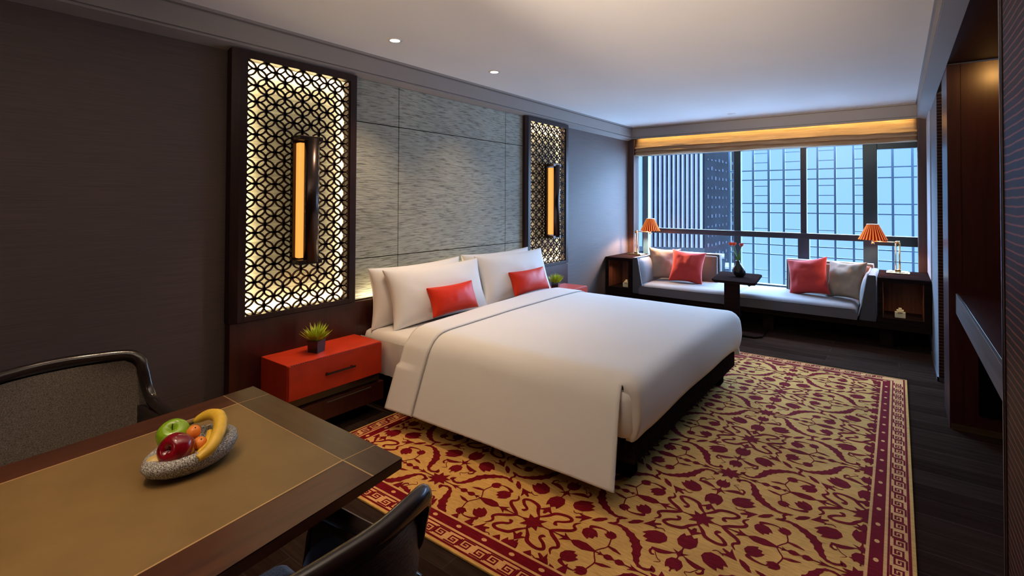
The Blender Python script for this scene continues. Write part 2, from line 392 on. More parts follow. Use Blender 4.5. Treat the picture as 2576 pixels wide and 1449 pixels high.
A = along(1616, 500, 62); B = along(1770, 500, 55); D = along(1852, 500, 66)
def wallprism(bm, P, Q, z0, z1, th=1.0):
    d = (Q-P); d.z = 0; n = Vector((-d.y, d.x, 0)).normalized()*th
    if n.dot(P) < 0: n = -n
    q = [(P.x, P.y), (Q.x, Q.y), (Q.x+n.x, Q.y+n.y), (P.x+n.x, P.y+n.y)]
    prism(bm, q, 'z', z0, z1)
b = newbm(); prism(b, [(A.x, A.y), (B.x, B.y), (D.x, D.y), (A.x+D.x-B.x, A.y+D.y-B.y)], 'z', -60, 40); obj('glazed_block', b, [M_TG], tw)
nf = 13; dAB = (B-A); out = Vector((dAB.y, -dAB.x, 0)).normalized()
if out.dot(A) > 0: out = -out
zf = along(1770, 640, 55).z
pxs = [1629+i*(1766-1629)/(nf-1) for i in range(nf)]
def hitAB(px):
    d = fw + r2*(px-CX)/F_PX
    # intersect ray from origin in xy with line A-B
    den = d.x*dAB.y-d.y*dAB.x; t = (A.x*dAB.y-A.y*dAB.x)/den
    return Vector((d.x*t, d.y*t, 0))
for px in pxs:
    p = hitAB(px); e = dAB.normalized()
    b = newbm(); q = [p+out*0.22-e*0.10, p+out*0.22+e*0.10, p+e*0.10, p-e*0.10]
    prism(b, [(v.x, v.y) for v in q], 'z', zf, 40); obj('upright_fin', b, M_FIN, tw)
b = newbm(); dBD = D-B; on_ = Vector((dBD.y, -dBD.x, 0)).normalized()      # side face with small windows
if on_.dot(B) > 0: on_ = -on_
prism(b, [(B.x+on_.x*.1, B.y+on_.y*.1), (D.x+on_.x*.1, D.y+on_.y*.1), (D.x, D.y), (B.x, B.y)], 'z', -60, 40); obj('side_cladding', b, M_TSIDE, tw)
random.seed(4); M_SLOT = plain('slot_frames', (0.013, 0.015, 0.02, 1), 0.9, var=0.3, ns=2, Specular_IOR_Level=0.02)
for r in range(12):
    z = -5.2+r*1.0
    for c_ in range(8):
        p = B+dBD*((c_+0.8)/9.4)+on_*0.14; e = dBD.normalized(); s = 0.12+0.12*random.random(); h_ = 0.15+0.25*random.random()
        b = newbm(); prism(b, [((p-e*s).x, (p-e*s).y), ((p+e*s).x, (p+e*s).y), ((p+e*s-on_*.03).x, (p+e*s-on_*.03).y), ((p-e*s-on_*.03).x, (p-e*s-on_*.03).y)], 'z', z, z+h_)
        obj('window', b, M_SLOT, tw)
b = newbm(); P1 = along(1590, 500, 47); P2 = along(1772, 500, 47); P3 = along(1772, 500, 52); P4 = along(1590, 500, 52)
prism(b, [(P1.x, P1.y), (P2.x, P2.y), (P3.x, P3.y), (P4.x, P4.y)], 'z', -60, along(1700, 634, 47).z)
tag(obj('podium_building', b, M_POD), 'dark low podium block at the foot of the white-finned tower', 'building')
M_HB = plain('hazy_blocks', (0.010, 0.014, 0.018, 1), 0.8, var=0.3, ns=0.2, Specular_IOR_Level=0.02); M_HR = plain('pale_roof', (0.05, 0.05, 0.055, 1), 0.8, Specular_IOR_Level=0.02)
for i, (pa, pb, py, ds, lb) in enumerate(((1775, 1800, 668, 47, 'low hazy blue building just right of the podium, above the left seat back'), (1802, 1822, 650, 50, 'taller hazy blue building between the podium and the tower side'), (1824, 1846, 676, 46, 'lowest pale-roofed building seen beside the black vase'))):
    P1, P2, P3, P4 = along(pa, 500, ds), along(pb, 500, ds), along(pb, 500, ds+3), along(pa, 500, ds+3); zt = along(pa, py, ds).z
    t = thing('low_building', lb, 'building', (P1.x, P1.y, -60))
    b = newbm(); prism(b, [(P1.x, P1.y), (P2.x, P2.y), (P3.x, P3.y), (P4.x, P4.y)], 'z', -60, zt); obj('walls', b, M_HB, t)
    b = newbm(); prism(b, [(P1.x-.1, P1.y), (P2.x-.1, P2.y), (P3.x, P3.y), (P4.x, P4.y)], 'z', zt, zt+0.18); obj('roof', b, M_HR, t)

# ------------------------------------------------------------------ roman blind with its cove light
def blind():
    m = N('blind_linen'); f = m.noise(2.0, 5, (6, 1.2, 26), 0.6, 0.5)
    m.l(m.ramp(f, [(0.3, (0.36, 0.22, 0.12, 1)), (0.7, (0.58, 0.40, 0.24, 1))]), m.b.inputs['Base Color']); m.set(Roughness=0.9); m.bump(f, 0.6, 0.01); return m.m
t = thing('roman_blind', 'drawn-up brown linen roman blind across the window top', 'blind', (7.27, 1.5, 2.19))
prof = [(7.262, 2.50), (7.262, 2.44), (7.256, 2.39), (7.246, 2.345), (7.232, 2.318), (7.220, 2.304), (7.258, 2.300), (7.250, 2.285), (7.232, 2.262), (7.214, 2.250), (7.256, 2.246), (7.244, 2.230), (7.226, 2.208), (7.210, 2.198), (7.232, 2.190), (7.30, 2.190), (7.30, 2.50)]
bm = newbm(); ny = 90
V = []
for j in range(ny+1):
    y = -0.182+j/ny*3.39
    row = []
    for k, (x, z) in enumerate(prof):
        a = 0 if k in (0, 15, 16) else 1
        dz = a*(noise.noise(Vector((y*1.3, k*0.35, 1)))*0.022+noise.noise(Vector((y*5, k*0.9, 5)))*0.007) if k > 2 else 0
        dx = a*noise.noise(Vector((y*3.5, k*1.3, 9)))*0.016
        row.append(bm.verts.new((x+dx, y, z+dz)))
    V.append(row)
for j in range(ny):
    for k in range(len(prof)-1):
        f = bm.faces.new((V[j][k], V[j][k+1], V[j+1][k+1], V[j+1][k])); f.smooth = k not in (4, 5, 9, 13, 14)
bm.faces.new(V[0]); bm.faces.new(V[-1][::-1])
obj('blind_cloth', bm, blind(), t)
lamp('blind_cove', 'AREA', (7.212, 1.5, 2.470), 4.6, (1.0, 0.66, 0.20), shape='RECTANGLE', size=3.3, size_y=0.02, target=(7.262, 1.5, 2.36))
b = newbm(); box(b, 7.187, 7.235, -0.16, 3.19, 2.474, 2.486); o = obj('cove_light_strip', b, M_STEEL); tag(o, 'slim light strip hidden behind the fascia above the roman blind', 'light strip')
# ------------------------------------------------------------------ headboard wall
def carved():
    m = N('carved_stone')
    c = m.coord((1, 1, 1)); nz = m.n('ShaderNodeTexNoise'); m.l(m.coord((0.8, 0.8, 1.2)), nz.inputs[0]); nz.inputs['Scale'].default_value = 2.2; nz.inputs['Detail'].default_value = 2
    mx = m.n('ShaderNodeMix', data_type='VECTOR'); mx.inputs['Factor'].default_value = 0.055; m.l(c, mx.inputs['A']); m.l(nz.outputs[1], mx.inputs['B'])
    w_ = m.n('ShaderNodeTexNoise'); mp = m.n('ShaderNodeMapping'); mp.inputs['Scale'].default_value = (11, 11, 105); m.l(mx.outputs['Result'], mp.inputs[0]); m.l(mp.outputs[0], w_.inputs[0]); w_.inputs['Scale'].default_value = 1.0; w_.inputs['Detail'].default_value = 3; w_.inputs['Roughness'].default_value = 0.55
    big = m.noise(1.3, 3)
    a = m.ramp(w_.outputs[0], [(0.34, (0.15, 0.15, 0.115, 1)), (0.46, (0.31, 0.315, 0.255, 1)), (0.7, (0.40, 0.405, 0.335, 1))])  # groove shade is put into the colour as well as the bump
    m2 = m.n('ShaderNodeMix', data_type='RGBA', blend_type='MULTIPLY'); m2.inputs['Factor'].default_value = 1; m.l(a, m2.inputs['A']); m.l(m.ramp(big, [(0.3, (0.8, 0.8, 0.8, 1)), (0.7, (1.15, 1.15, 1.15, 1))]), m2.inputs['B'])
    m.l(m2.outputs['Result'], m.b.inputs['Base Color']); m.set(Roughness=0.55); m.bump(w_.outputs[0], 0.8, 0.012); return m.m
M_CARVE = carved()
fwl = thing('carved_wall_panel', 'grey-olive wall panel with rippled carving between the two lattice screens', 'wall panel', (3.39, 3.29, 0.745))
xs = [2.296, 2.735, 4.145, 4.49]; zs = [0.745, 1.055, 2.10, 2.43]; g = 0.003
for i in range(3):
    for j in range(3):
        b = newbm(); box(b, xs[i]+g, xs[i+1]-g, 3.285, 3.415, zs[j]+g, zs[j+1]-g, 0.002); obj('stone_slab', b, M_CARVE, fwl)
b = newbm(); box(b, 2.297, 4.489, 3.29, 3.41, 0.75, 2.425); obj('backing_board', b, M_BLACK, fwl)

hb = thing('headboard_panelling', 'low dark brown wood panelling behind bed and nightstands', 'panelling', (3.39, 3.25, 0))
for x0, x1 in ((1.42, 2.46), (2.462, 4.34), (4.342, 5.345)):
    b = newbm(); box(b, x0+0.001, x1-0.001, 3.25, 3.40, 0.0, 0.742, 0.003); obj('wood_panel', b, M_REDW if x0 < 2 or x0 > 4 else M_DARKWH, hb)
lamp('headboard_uplight', 'AREA', (3.39, 3.258, 0.752), 4.5, CREAM, shape='RECTANGLE', size=2.1, size_y=0.012, target=(3.39, 3.30, 1.2))

def onyx():
    m = N('pale_backlit_stone'); f = m.noise(1.6, 4, (4, 4, 45), 0.6)
    m.l(m.ramp(f, [(0.35, (0.42, 0.40, 0.27, 1)), (0.65, (0.72, 0.70, 0.52, 1))]), m.b.inputs['Base Color']); m.set(Roughness=0.6); m.bump(f, 0.4, 0.003); return m.m
M_ONYX = onyx()
M_RING = plain('lattice_brown', lin(44, 29, 25), 0.6, Specular_IOR_Level=0.1)
def lattice(ox, label):
    X0, X1, Z0, Z1 = 1.503, 2.242, 0.777, 2.381
    T = Matrix.Translation((ox, 0, 0))
    t = thing('lattice_screen', label, 'wall screen', (ox+1.87, 3.24, 0.745), group='glowing lattice screens beside the bed')
    b = newbm()
    prism(b, [(1.415, 3.25), (1.46, 3.235), (X0, 3.235), (X0, 3.40), (1.415, 3.40)], 'z', 0.745, 2.43)
    box(b, X1, 2.296, 3.235, 3.40, 0.745, 2.43, 0.002); box(b, X0, X1, 3.235, 3.40, 0.745, Z0, 0.001); box(b, X0, X1, 3.235, 3.40, Z1, 2.43, 0.001)
    box(b, X1-0.012, X1, 3.245, 3.27, Z0, Z1); box(b, X0, X0+0.006, 3.245, 3.27, Z0, Z1)
    b.transform(T); obj('frame', b, M_DARKW, t)
    b = newbm(); box(b, X0, X1, 3.312, 3.322, Z0, Z1); b.transform(T); obj('stone_back', b, M_ONYX, t)
    b = newbm()                                     # overlapping rings
    dx, dz = 0.1235, 0.1035; y0, y1 = 3.247, 3.258
    rings = []
    for i in range(-1, 8):
        for j in range(-1, 17):
            rings.append((1.566+i*dx, 2.2745-j*dz+0.1035, 1.07)); rings.append((1.566+(i+.5)*dx, 2.2745-(j+.5)*dz+0.1035, 0.93))
    for cx, cz, k in rings:
        rx, rz = dx/2*k, dz/2*k*1.0
        if cx+rx < X0-0.02 or cx-rx > X1+0.02 or cz+rz < Z0-0.02 or cz-rz > Z1+0.02: continue
        sg = 28; wd = 0.0050; Vv = []
        for a in range(sg):
            ca, sa = math.cos(2*PI*a/sg), math.sin(2*PI*a/sg); row = []
            for (q, yy) in ((wd, y0), (-wd, y0), (-wd, y1), (wd, y1)):
                row.append(b.verts.new((cx+ca*(rx+q), yy, cz+sa*(rz+q))))
            Vv.append(row)
        for a in range(sg):
            n_ = (a+1) % sg
            for q in range(4): b.faces.new((Vv[a][q], Vv[a][(q+1) % 4], Vv[n_][(q+1) % 4], Vv[n_][q]))
    for co, no in (((X0-0.003, 0, 0), (-1, 0, 0)), ((X1+0.003, 0, 0), (1, 0, 0)), ((0, 0, Z0-0.003), (0, 0, -1)), ((0, 0, Z1+0.003), (0, 0, 1))):
        bmesh.ops.bisect_plane(b, geom=b.verts[:]+b.edges[:]+b.faces[:], plane_co=co, plane_no=no, clear_outer=True)
    b.transform(T); obj('ring_lattice', b, M_RING, t)
    xm = ox+(X0+X1)/2; zm = (Z0+Z1)/2
    lamp('screen_strip', 'AREA', (xm, 3.280, Z1-0.004), 4.0, CREAM, shape='RECTANGLE', size=0.70, size_y=0.02, target=(xm, 3.36, Z1-0.5))
    lamp('screen_strip', 'AREA', (xm, 3.280, Z0+0.004), 3.0, CREAM, shape='RECTANGLE', size=0.70, size_y=0.02, target=(xm, 3.36, Z0+0.5))
    for xx, s in ((ox+X0+0.006, 1), (ox+X1-0.006, -1)):
        lamp('screen_strip', 'AREA', (xx, 3.284, zm), 3.4, CREAM, shape='RECTANGLE', size=0.02, size_y=1.5, rot=(PI/2, 0, -s*PI/2+s*0.18))
    return t
lattice(0.0, 'glowing pale wall screen of interlaced dark rings above the near nightstand')
lattice(3.03, 'glowing wall screen of dark rings above the nightstand nearer the window')

M_GLOW = emit('amber_diffuser', (1.0, 0.42, 0.07), 0.95, (0.8, 0.5, 0.2, 1))
M_BRONZE = plain('dark_bronze', (0.05, 0.035, 0.032, 1), 0.25, 0.85, var=0.1)
def sconce(ox, label):
    t = thing('wall_sconce', label, 'wall light', (ox+1.872, 3.24, 1.08), group='bronze wall sconces on the lattice screens')
    x0, x1, z0, z1 = 1.79, 1.955, 1.075, 1.925; T = Matrix.Translation((ox, 0, 0))
    b = newbm(); box(b, x0, x1, 3.215, 3.246, z0, z1, 0.003); b.transform(T); obj('back_plate', b, M_BRONZE, t)
    b = newbm(); box(b, x0, x1, 3.125, 3.215, z0, z0+0.03, 0.003); b.transform(T); obj('end_cap', b, M_BRONZE, t)
    b = newbm(); box(b, x0, x1, 3.125, 3.215, z1-0.03, z1, 0.003); b.transform(T); obj('end_cap', b, M_BRONZE, t)
    b = newbm(); box(b, x0+0.018, x1-0.018, 3.165, 3.213, z0+0.04, z1-0.045, 0.008); b.transform(T); obj('diffuser', b, M_GLOW, t)
    b = newbm(); cx = (x0+x1)/2+0.012; R0 = 0.052                      # half-round bronze shade in front
    pts = [(cx+R0*math.cos(a), 3.150-R0*math.sin(a)*0.8) for a in [PI*i/14 for i in range(15)]]
    pts2 = [(cx+(R0-0.004)*math.cos(a), 3.150-(R0-0.004)*math.sin(a)*0.8) for a in [PI*i/14 for i in range(15)]]
    prism(b, pts+pts2[::-1], 'z', z0+0.012, z1-0.012); 
    for f in b.faces: f.smooth = abs(f.normal.z) < 0.5
    b.transform(T); obj('shade', b, M_BRONZE, t)
    lamp('sconce_glow', 'AREA', (ox+1.872, 3.12, 1.06), 0.7, AMBER, shape='RECTANGLE', size=0.12, size_y=0.1, rot=(0, 0, 0))
sconce(0.0, 'upright amber-lit bronze sconce on the lattice screen nearer the dining table')
sconce(3.03, 'upright amber-lit bronze sconce on the lattice screen nearer the window')

# ------------------------------------------------------------------ nightstands
M_REDL = plain('vermilion_leather', lin(190, 54, 26), 0.45, Specular_IOR_Level=0.25, var=0.08, ns=14, bump=0.1, bscale=220)
M_STITCH = plain('dark_stitching', lin(70, 18, 14), 0.6)
M_TAUPE = plain('bronze_rail', lin(84, 76, 60), 0.35, 0.5, var=0.05)
def nightstand(x0, label, grp='red leather nightstands'):
    x1 = x0+0.69; y0, y1 = 2.935, 3.248
    t = thing('nightstand', label, 'nightstand', ((x0+x1)/2, 3.1, 0.0), group=grp)
    b = newbm(); box(b, x0, x1, y0, y1, 0.285, 0.505, 0.003); obj('body', b, M_REDL, t)
    b = newbm(); box(b, x0+0.006, x1-0.006, y0-0.012, y0, 0.290, 0.500, 0.003); d = obj('drawer', b, M_REDL, t)
    b = newbm()
    for i in range(44): 
        xa = x0+0.02+i*(0.65/44); box(b, xa, xa+0.009, y0-0.0135, y0-0.009, 0.5000, 0.5025)
    obj('stitching', b, M_STITCH, d)
    b = newbm(); box(b, x0+0.235, x0+0.455, y0-0.040, y0-0.030, 0.392, 0.404, 0.002); box(b, x0+0.25, x0+0.26, y0-0.031, y0-0.012, 0.393, 0.403); box(b, x0+0.43, x0+0.44, y0-0.031, y0-0.012, 0.393, 0.403); obj('handle', b, M_BRONZE, d)
    b = newbm(); box(b, x0+0.02, x1+0.0, y0+0.02, y1, 0.235, 0.284, 0.002); obj('rail', b, M_TAUPE, t)
    b = newbm(); box(b, x0+0.02, x1+0.02, y0-0.005, y1, 0.10, 0.225, 0.003); d2 = obj('lower_drawer', b, M_REDW, t)
    b = newbm(); box(b, x0+0.26, x0+0.60, y0-0.012, y0-0.004, 0.205, 0.213, 0.001); obj('handle', b, M_TAUPE, d2)
    b = newbm(); box(b, x0+0.05, x1-0.03, 3.08, y1, 0.0, 0.10); obj('plinth', b, M_BLACK, t)
    return t
nightstand(1.612, 'red leather nightstand on the dining table side of the bed')
nightstand(4.565, 'red leather nightstand partly hidden behind the far side of the bed')

# little grass plants in black square pots
M_POT = plain('black_glazed_pot', (0.012, 0.014, 0.014, 1), 0.12, var=0.1)
M_SOIL = plain('soil', (0.02, 0.014, 0.01, 1), 0.9, var=0.4, ns=40)
M_LEAF = plain('grass_leaf', lin(176, 194, 48), 0.45, var=0.4, ns=22)
def plant(x, y, z, label, rz, seed):
    t = thing('potted_grass', label, 'potted plant', (x, y, z), rz, 'grass plants in black pots on the nightstands')
    b = newbm(); s0, s1, h = 0.036, 0.041, 0.078
    for (a0, a1, zz0, zz1) in ((s0, s1, 0.0, h),):
        vs = [b.verts.new((sx*a0, sy*a0, zz0)) for sx, sy in ((-1, -1), (1, -1), (1, 1), (-1, 1))]+[b.verts.new((sx*a1, sy*a1, zz1)) for sx, sy in ((-1, -1), (1, -1), (1, 1), (-1, 1))]
        i1 = [b.verts.new((sx*(a1-.006), sy*(a1-.006), zz1)) for sx, sy in ((-1, -1), (1, -1), (1, 1), (-1, 1))]
        i0 = [b.verts.new((sx*(a1-.008), sy*(a1-.008), zz1-.02)) for sx, sy in ((-1, -1), (1, -1), (1, 1), (-1, 1))]
        b.faces.new(vs[:4][::-1])
        for i in range(4):
            n_ = (i+1) % 4; b.faces.new((vs[i], vs[n_], vs[4+n_], vs[4+i])); b.faces.new((vs[4+i], vs[4+n_], i1[n_], i1[i])); b.faces.new((i1[i], i1[n_], i0[n_], i0[i]))
        b.faces.new(i0)
    obj('pot', b, M_POT, t, world=False)
    b = newbm(); random.seed(seed)
    for i in range(170):
        az = random.random()*2*PI; rr = random.random()**0.5; lean = rr*1.05; L = 0.085+0.04*random.random()-0.02*rr
        base = Vector((math.cos(az)*0.022*rr, math.sin(az)*0.022*rr, h-0.02+0.03*random.random()))
        dirv = Vector((math.cos(az)*math.sin(lean), math.sin(az)*math.sin(lean), math.cos(lean)))
        tip = base+dirv*L+Vector((0, 0, 0.012*rr)); mid = base+dirv*L*0.5+Vector((0, 0, 0.006))
        side = dirv.cross(Vector((random.random()-.5, random.random()-.5, 0.6))).normalized(); wv = 0.0042
        a = b.verts.new(base-side*wv*0.6); c_ = b.verts.new(base+side*wv*0.6); d = b.verts.new(mid-side*wv); e = b.verts.new(mid+side*wv); f = b.verts.new(tip)
        b.faces.new((a, c_, e, d)); b.faces.new((d, e, f))
    obj('foliage', b, M_LEAF, t, world=False, recalc=False)
    return t
plant(1.885, 3.07, 0.5055, 'small grass plant in black pot on the near red nightstand', 0.35, 1)
plant(4.83, 3.10, 0.5055, 'small grass plant in black pot on the far red nightstand', 0.35, 2)

# ------------------------------------------------------------------ bed
def cotton(name, col, rough=0.85, scale=1):
    m = N(name); f = m.noise(2.5, 3, (1, 1, 1)); g_ = m.noise(260, 2)
    m.l(m.ramp(f, [(0.2, tuple(v*0.97 for v in col[:3])+(1,)), (0.8, col)]), m.b.inputs['Base Color']); m.set(Roughness=rough, Sheen_Weight=0.15); m.bump(g_, 0.08, 0.0006); return m.m
M_WHITE = cotton('white_bed_linen', (0.80, 0.78, 0.755, 1))
M_SEAM = plain('grey_piping', (0.42, 0.40, 0.385, 1), 0.8)
bed = thing('bed', 'king-size platform bed with white mattress on dark wood frame', 'bed', (3.43, 2.1, 0))
b = newbm(); box(b, 2.44, 4.42, 1.085, 3.24, 0.15, 0.265, 0.006); obj('bed_frame', b, M_DARKWY, bed)
for x in (2.56, 4.28):
    for y in (1.16, 3.05): b = newbm(); box(b, x, x+0.09, y, y+0.09, 0.012 if y < 2.8 else 0.0, 0.15, 0.002); obj('leg', b, M_BLACK, bed)
b = newbm(); box(b, 2.365, 4.485, 1.075, 3.245, 0.285, 0.54, 0.055)
for f in b.faces: f.smooth = True
mt = obj('mattress', b, M_WHITE, bed); 
b = newbm(); box(b, 2.46, 4.40, 1.11, 3.23, 0.262, 0.288); obj('under_mattress_board', b, M_BLACK, bed)
# fitted sheet folds at the head side
b = newbm()
def sheet(u, v):
    y = 2.55+u*0.69; xx = 2.352+0.004*noise.noise(Vector((y*18, v*2, 1)))
    return (xx-0.006*math.sin(v*PI)-0.007*noise.noise(Vector((y*24, v*1.5, 3))), y, 0.49-v*0.24)
grid(b, sheet, 40, 8); obj('sheet_edge', b, M_WHITE, mt, recalc=False)

ZT = 0.595
def fold_y(x):          # head edge of the turned-down cover
    return 2.72+0.09*min(1, max(0, (x-2.4)/1.6))-0.0*x
def section(s):
    """s 0..1 across the bed: hem on the near side, up, over the top, down the far side -> (x,z)"""
    pts = [(2.200, 0.125), (2.238, 0.225), (2.278, 0.33), (2.318, 0.43), (2.352, 0.505), (2.402, 0.560), (2.48, 0.588), (2.65, ZT), (3.0, ZT+0.008), (3.43, ZT+0.012), (3.9, ZT+0.012), (4.2, ZT+0.008), (4.36, ZT), (4.455, 0.572), (4.505, 0.53), (4.53, 0.44), (4.55, 0.33), (4.57, 0.20)]
    t = s*(len(pts)-1); i = min(int(t), len(pts)-2); f = t-i
    p0 = pts[max(i-1, 0)]; p1 = pts[i]; p2 = pts[i+1]; p3 = pts[min(i+2, len(pts)-1)]
    c = [0.5*((2*p1[k])+(-p0[k]+p2[k])*f+(2*p0[k]-5*p1[k]+4*p2[k]-p3[k])*f*f+(-p0[k]+3*p1[k]-3*p2[k]+p3[k])*f**3) for k in (0, 1)]
    return c[0], c[1]
def wr(x, y, z):
    a = 0.0035*noise.noise(Vector((x*2.2, y*2.6, z*2)))
    side_ = max(0, 1-abs(x-2.24)/0.16)
    return a, side_*0.012*noise.noise(Vector((0, y*1.7, 4)))
FY = 1.135
def main_cover(u, v):       # u: foot -> head, v across
    x, z = section(v)
    hang = max(0, min(1, (2.40-x)/0.2)) if x < 2.4 else (max(0, min(1, (x-4.5)/0.07)))
    y0 = FY-0.055*hang; y1 = 2.50+0.03*(x-2.4)/2
    y = y0+(y1-y0)*u
    dz, dx = wr(x, y, z)
    return (x+dx, y, z+dz)
b = newbm(); nu, nv = 60, 110
V = grid(b, main_cover, nu, nv)
# foot end: the top runs over the edge and is tucked under the mattress, side flaps hang free
i0 = next(j for j in range(nv+1) if section(j/nv)[0] > 2.395); i1 = max(j for j in range(nv+1) if section(j/nv)[0] < 4.500)
nf_ = 12; rows = [V[0][i0:i1+1]]
for k in range(1, nf_+1):
    t_ = k/nf_; row = []
    for j in range(i0, i1+1):
        x, z = section(j/nv); w0 = (j-i0)/(i1-i0); 
        zend = 0.285
        if t_ < 0.4: a = t_/0.4*PI/2; dy = -0.075*math.sin(a); dzz = -0.075*(1-math.cos(a))
        else: q = (t_-0.4)/0.6; dy = -0.075-0.012*math.sin(q*PI)+0.03*q*q; dzz = -0.075-(ZT-0.075-zend)*q
        edge = min(w0, 1-w0); cr = max(0, 1-edge/0.05)
        zz = max(zend, min(z, z+dzz+0.0)) if z+dzz > zend else zend+0.002*math.sin(w0*40)
        dy2 = dy*(1-0.8*cr*cr)
        xx = x+(0.03*cr*cr if w0 < 0.5 else -0.03*cr*cr)*t_
        row.append(b.verts.new((xx, FY+dy2+noise.noise(Vector((x*2, t_, 2)))*0.006, zz)))
    rows.append(row)
for k in range(nf_):
    for j in range(len(rows[0])-1):
        f = b.faces.new((rows[k][j], rows[k][j+1], rows[k+1][j+1], rows[k+1][j])); f.smooth = True
cover = obj('duvet', b, M_WHITE, None); mod(cover, 'SOLIDIFY', thickness=0.012, offset=1.0)
tag(cover, 'large white duvet spread over the bed, corner hanging at the foot', 'duvet')
def fold(u, v):
    x, z = section(v); y0 = 2.485+0.03*(x-2.4)/2; y1 = fold_y(x)
    y = y0+(y1-y0)*u; dz, dx = wr(x, y, z)
    lift = 0.016 if 0 < u < 1 else 0.010
    cx_, cz_ = 3.43, 0.2
    nx = -1 if x < 2.36 else (1 if x > 4.48 else 0)
    return (x+dx+nx*lift*0.9-(0.02*u if x < 2.3 else 0), y, z+dz+(lift if nx == 0 else lift*0.3))
b = newbm(); grid(b, fold, 10, 110); fo = obj('turned_down_sheet', b, M_WHITE, cover, world=False); mod(fo, 'SOLIDIFY', thickness=0.010, offset=1.0)
b = newbm(); pts = []
for k in range(0, 111):
    p = fold(0.0, k/110); pts.append((p[0], p[1]-0.002, p[2]+0.007 if 2.4 < p[0] < 4.47 else p[2]))
pts = [((p[0]-0.010) if p[0] < 2.4 else p[0], p[1], p[2]) for p in pts]
tube(b, pts, 0.0045, 6, sub=1); obj('piping', b, M_SEAM, cover, world=False)

# pillows: two behind, two in front, two small red cushions
def pillow(name, wd, ht, th, loc, yaw, lean, mat, label, cat, seed, group, roll=0, pinch=0.09, flange=False, wrinkle=0.004, **kw):
    b = cushion_bm(wd, ht, th, pinch, seed=seed, wrinkle=wrinkle, **kw)
    t = thing(name, label, cat, loc, yaw, group)
    b.transform(Matrix.Rotation(lean, 4, 'X') @ Matrix.Rotation(roll, 4, 'Y'))
    o = obj('cushion_cover' if cat != 'pillow' else 'pillowcase', b, mat, t, world=False); mod(o, 'SUBSURF', levels=1, render_levels=1)
    return t
GP = 'white bed pillows'
pillow('bed_pillow', 0.99, 0.46, 0.20, (2.865, 3.145, 0.535), 0, -0.10, M_WHITE, 'white pillow at the back against the wall panel, nightstand-plant side', 'pillow', 1, GP, roll=-0.01)
pillow('bed_pillow', 1.04, 0.47, 0.20, (3.90, 3.145, 0.54), 0, -0.10, M_WHITE, 'white pillow at the back against the wall panel, window side', 'pillow', 2, GP)
pillow('bed_pillow', 1.07, 0.46, 0.22, (2.975, 2.975, 0.535), 0, -0.30, M_WHITE, 'front white pillow on the dining table side of the bed', 'pillow', 3, GP)
pillow('bed_pillow', 1.08, 0.46, 0.22, (4.02, 2.985, 0.55), 0, -0.30, M_WHITE, 'front white pillow on the window side of the bed', 'pillow', 4, GP)
M_ORG = plain('orange_red_silk', lin(212, 48, 14), 0.5, Specular_IOR_Level=0.25, var=0.10, ns=5)
pillow('lumbar_cushion', 0.52, 0.235, 0.15, (2.985, 2.855, 0.60), 0.0, -0.36, M_ORG, 'small orange-red lumbar cushion on the pillow nearer the dining table', 'cushion', 5, 'small red cushions on the bed', pinch=0.10, roll=0.0)
pillow('lumbar_cushion', 0.58, 0.235, 0.15, (4.06, 2.865, 0.605), 0.0, -0.36, M_ORG, 'small orange-red lumbar cushion on the pillow nearer the window', 'cushion', 6, 'small red cushions on the bed', pinch=0.10, roll=0.0)
# ------------------------------------------------------------------ rug
def rugmat(name, c1, c2):
    m = N(name); f = m.noise(1.0, 4, (160, 14, 1), 0.7); g_ = m.noise(2.2, 2)
    mx = m.n('ShaderNodeMix', data_type='RGBA', blend_type='MULTIPLY'); mx.inputs['Factor'].default_value = 1
    m.l(m.ramp(f, [(0.25, c1), (0.75, c2)]), mx.inputs['A']); m.l(m.ramp(g_, [(0.3, (0.85, 0.85, 0.85, 1)), (0.7, (1.12, 1.12, 1.12, 1))]), mx.inputs['B'])
    m.l(mx.outputs['Result'], m.b.inputs['Base Color']); m.set(Roughness=0.95, Specular_IOR_Level=0.05); m.bump(f, 0.5, 0.003); return m.m
M_GOLD = rugmat('gold_wool', (0.50, 0.26, 0.060, 1), (0.88, 0.52, 0.165, 1))
M_RED = rugmat('crimson_wool', (0.10, 0.003, 0.006, 1), (0.26, 0.010, 0.019, 1))
M_PINK = rugmat('rose_gold_wool', (0.62, 0.28, 0.09, 1), (0.92, 0.52, 0.22, 1))
RX0, RX1, RY0, RY1 = 1.575, 5.362, -0.055, 2.835; RZ = 0.011
bm = newbm(); box(bm, RX0, RX1, RY0, RY1, 0.0, RZ, 0.003)
rug2 = newbm()
def poly(bm, pts, mi=1, z=RZ+0.0007):
    vs = [bm.verts.new((x, y, z)) for x, y in pts]
    f = bm.faces.new(vs); f.material_index = mi; return f
def cat2(pts, sub=5):
    return [(v.x, v.y) for v in smooth_path([(p[0], p[1], 0) for p in pts], sub)]
SH = []     # quarter motif: list of convex-ish quads/triangles as point lists
def stroke(pts, wds, sub=5, sp=False):
    P = cat2(pts, sub); n = len(P); out = []
    L = []; R = []
    for i, p in enumerate(P):
        a = P[max(i-1, 0)]; c = P[min(i+1, n-1)]; dx, dy = c[0]-a[0], c[1]-a[1]; d = math.hypot(dx, dy) or 1e-6
        t = i/(n-1)*(len(wds)-1); k = min(int(t), len(wds)-2); wv = wds[k]+(wds[k+1]-wds[k])*(t-k)
        if sp and i % 3 == 1: wv *= 1.35
        L.append((p[0]-dy/d*wv, p[1]+dx/d*wv)); R.append((p[0]+dy/d*wv, p[1]-dx/d*wv))
    for i in range(n-1): SH.append([L[i], L[i+1], R[i+1], R[i]])
def fan(c, pts):
    for i in range(len(pts)): SH.append([c, pts[i], pts[(i+1) % len(pts)]])
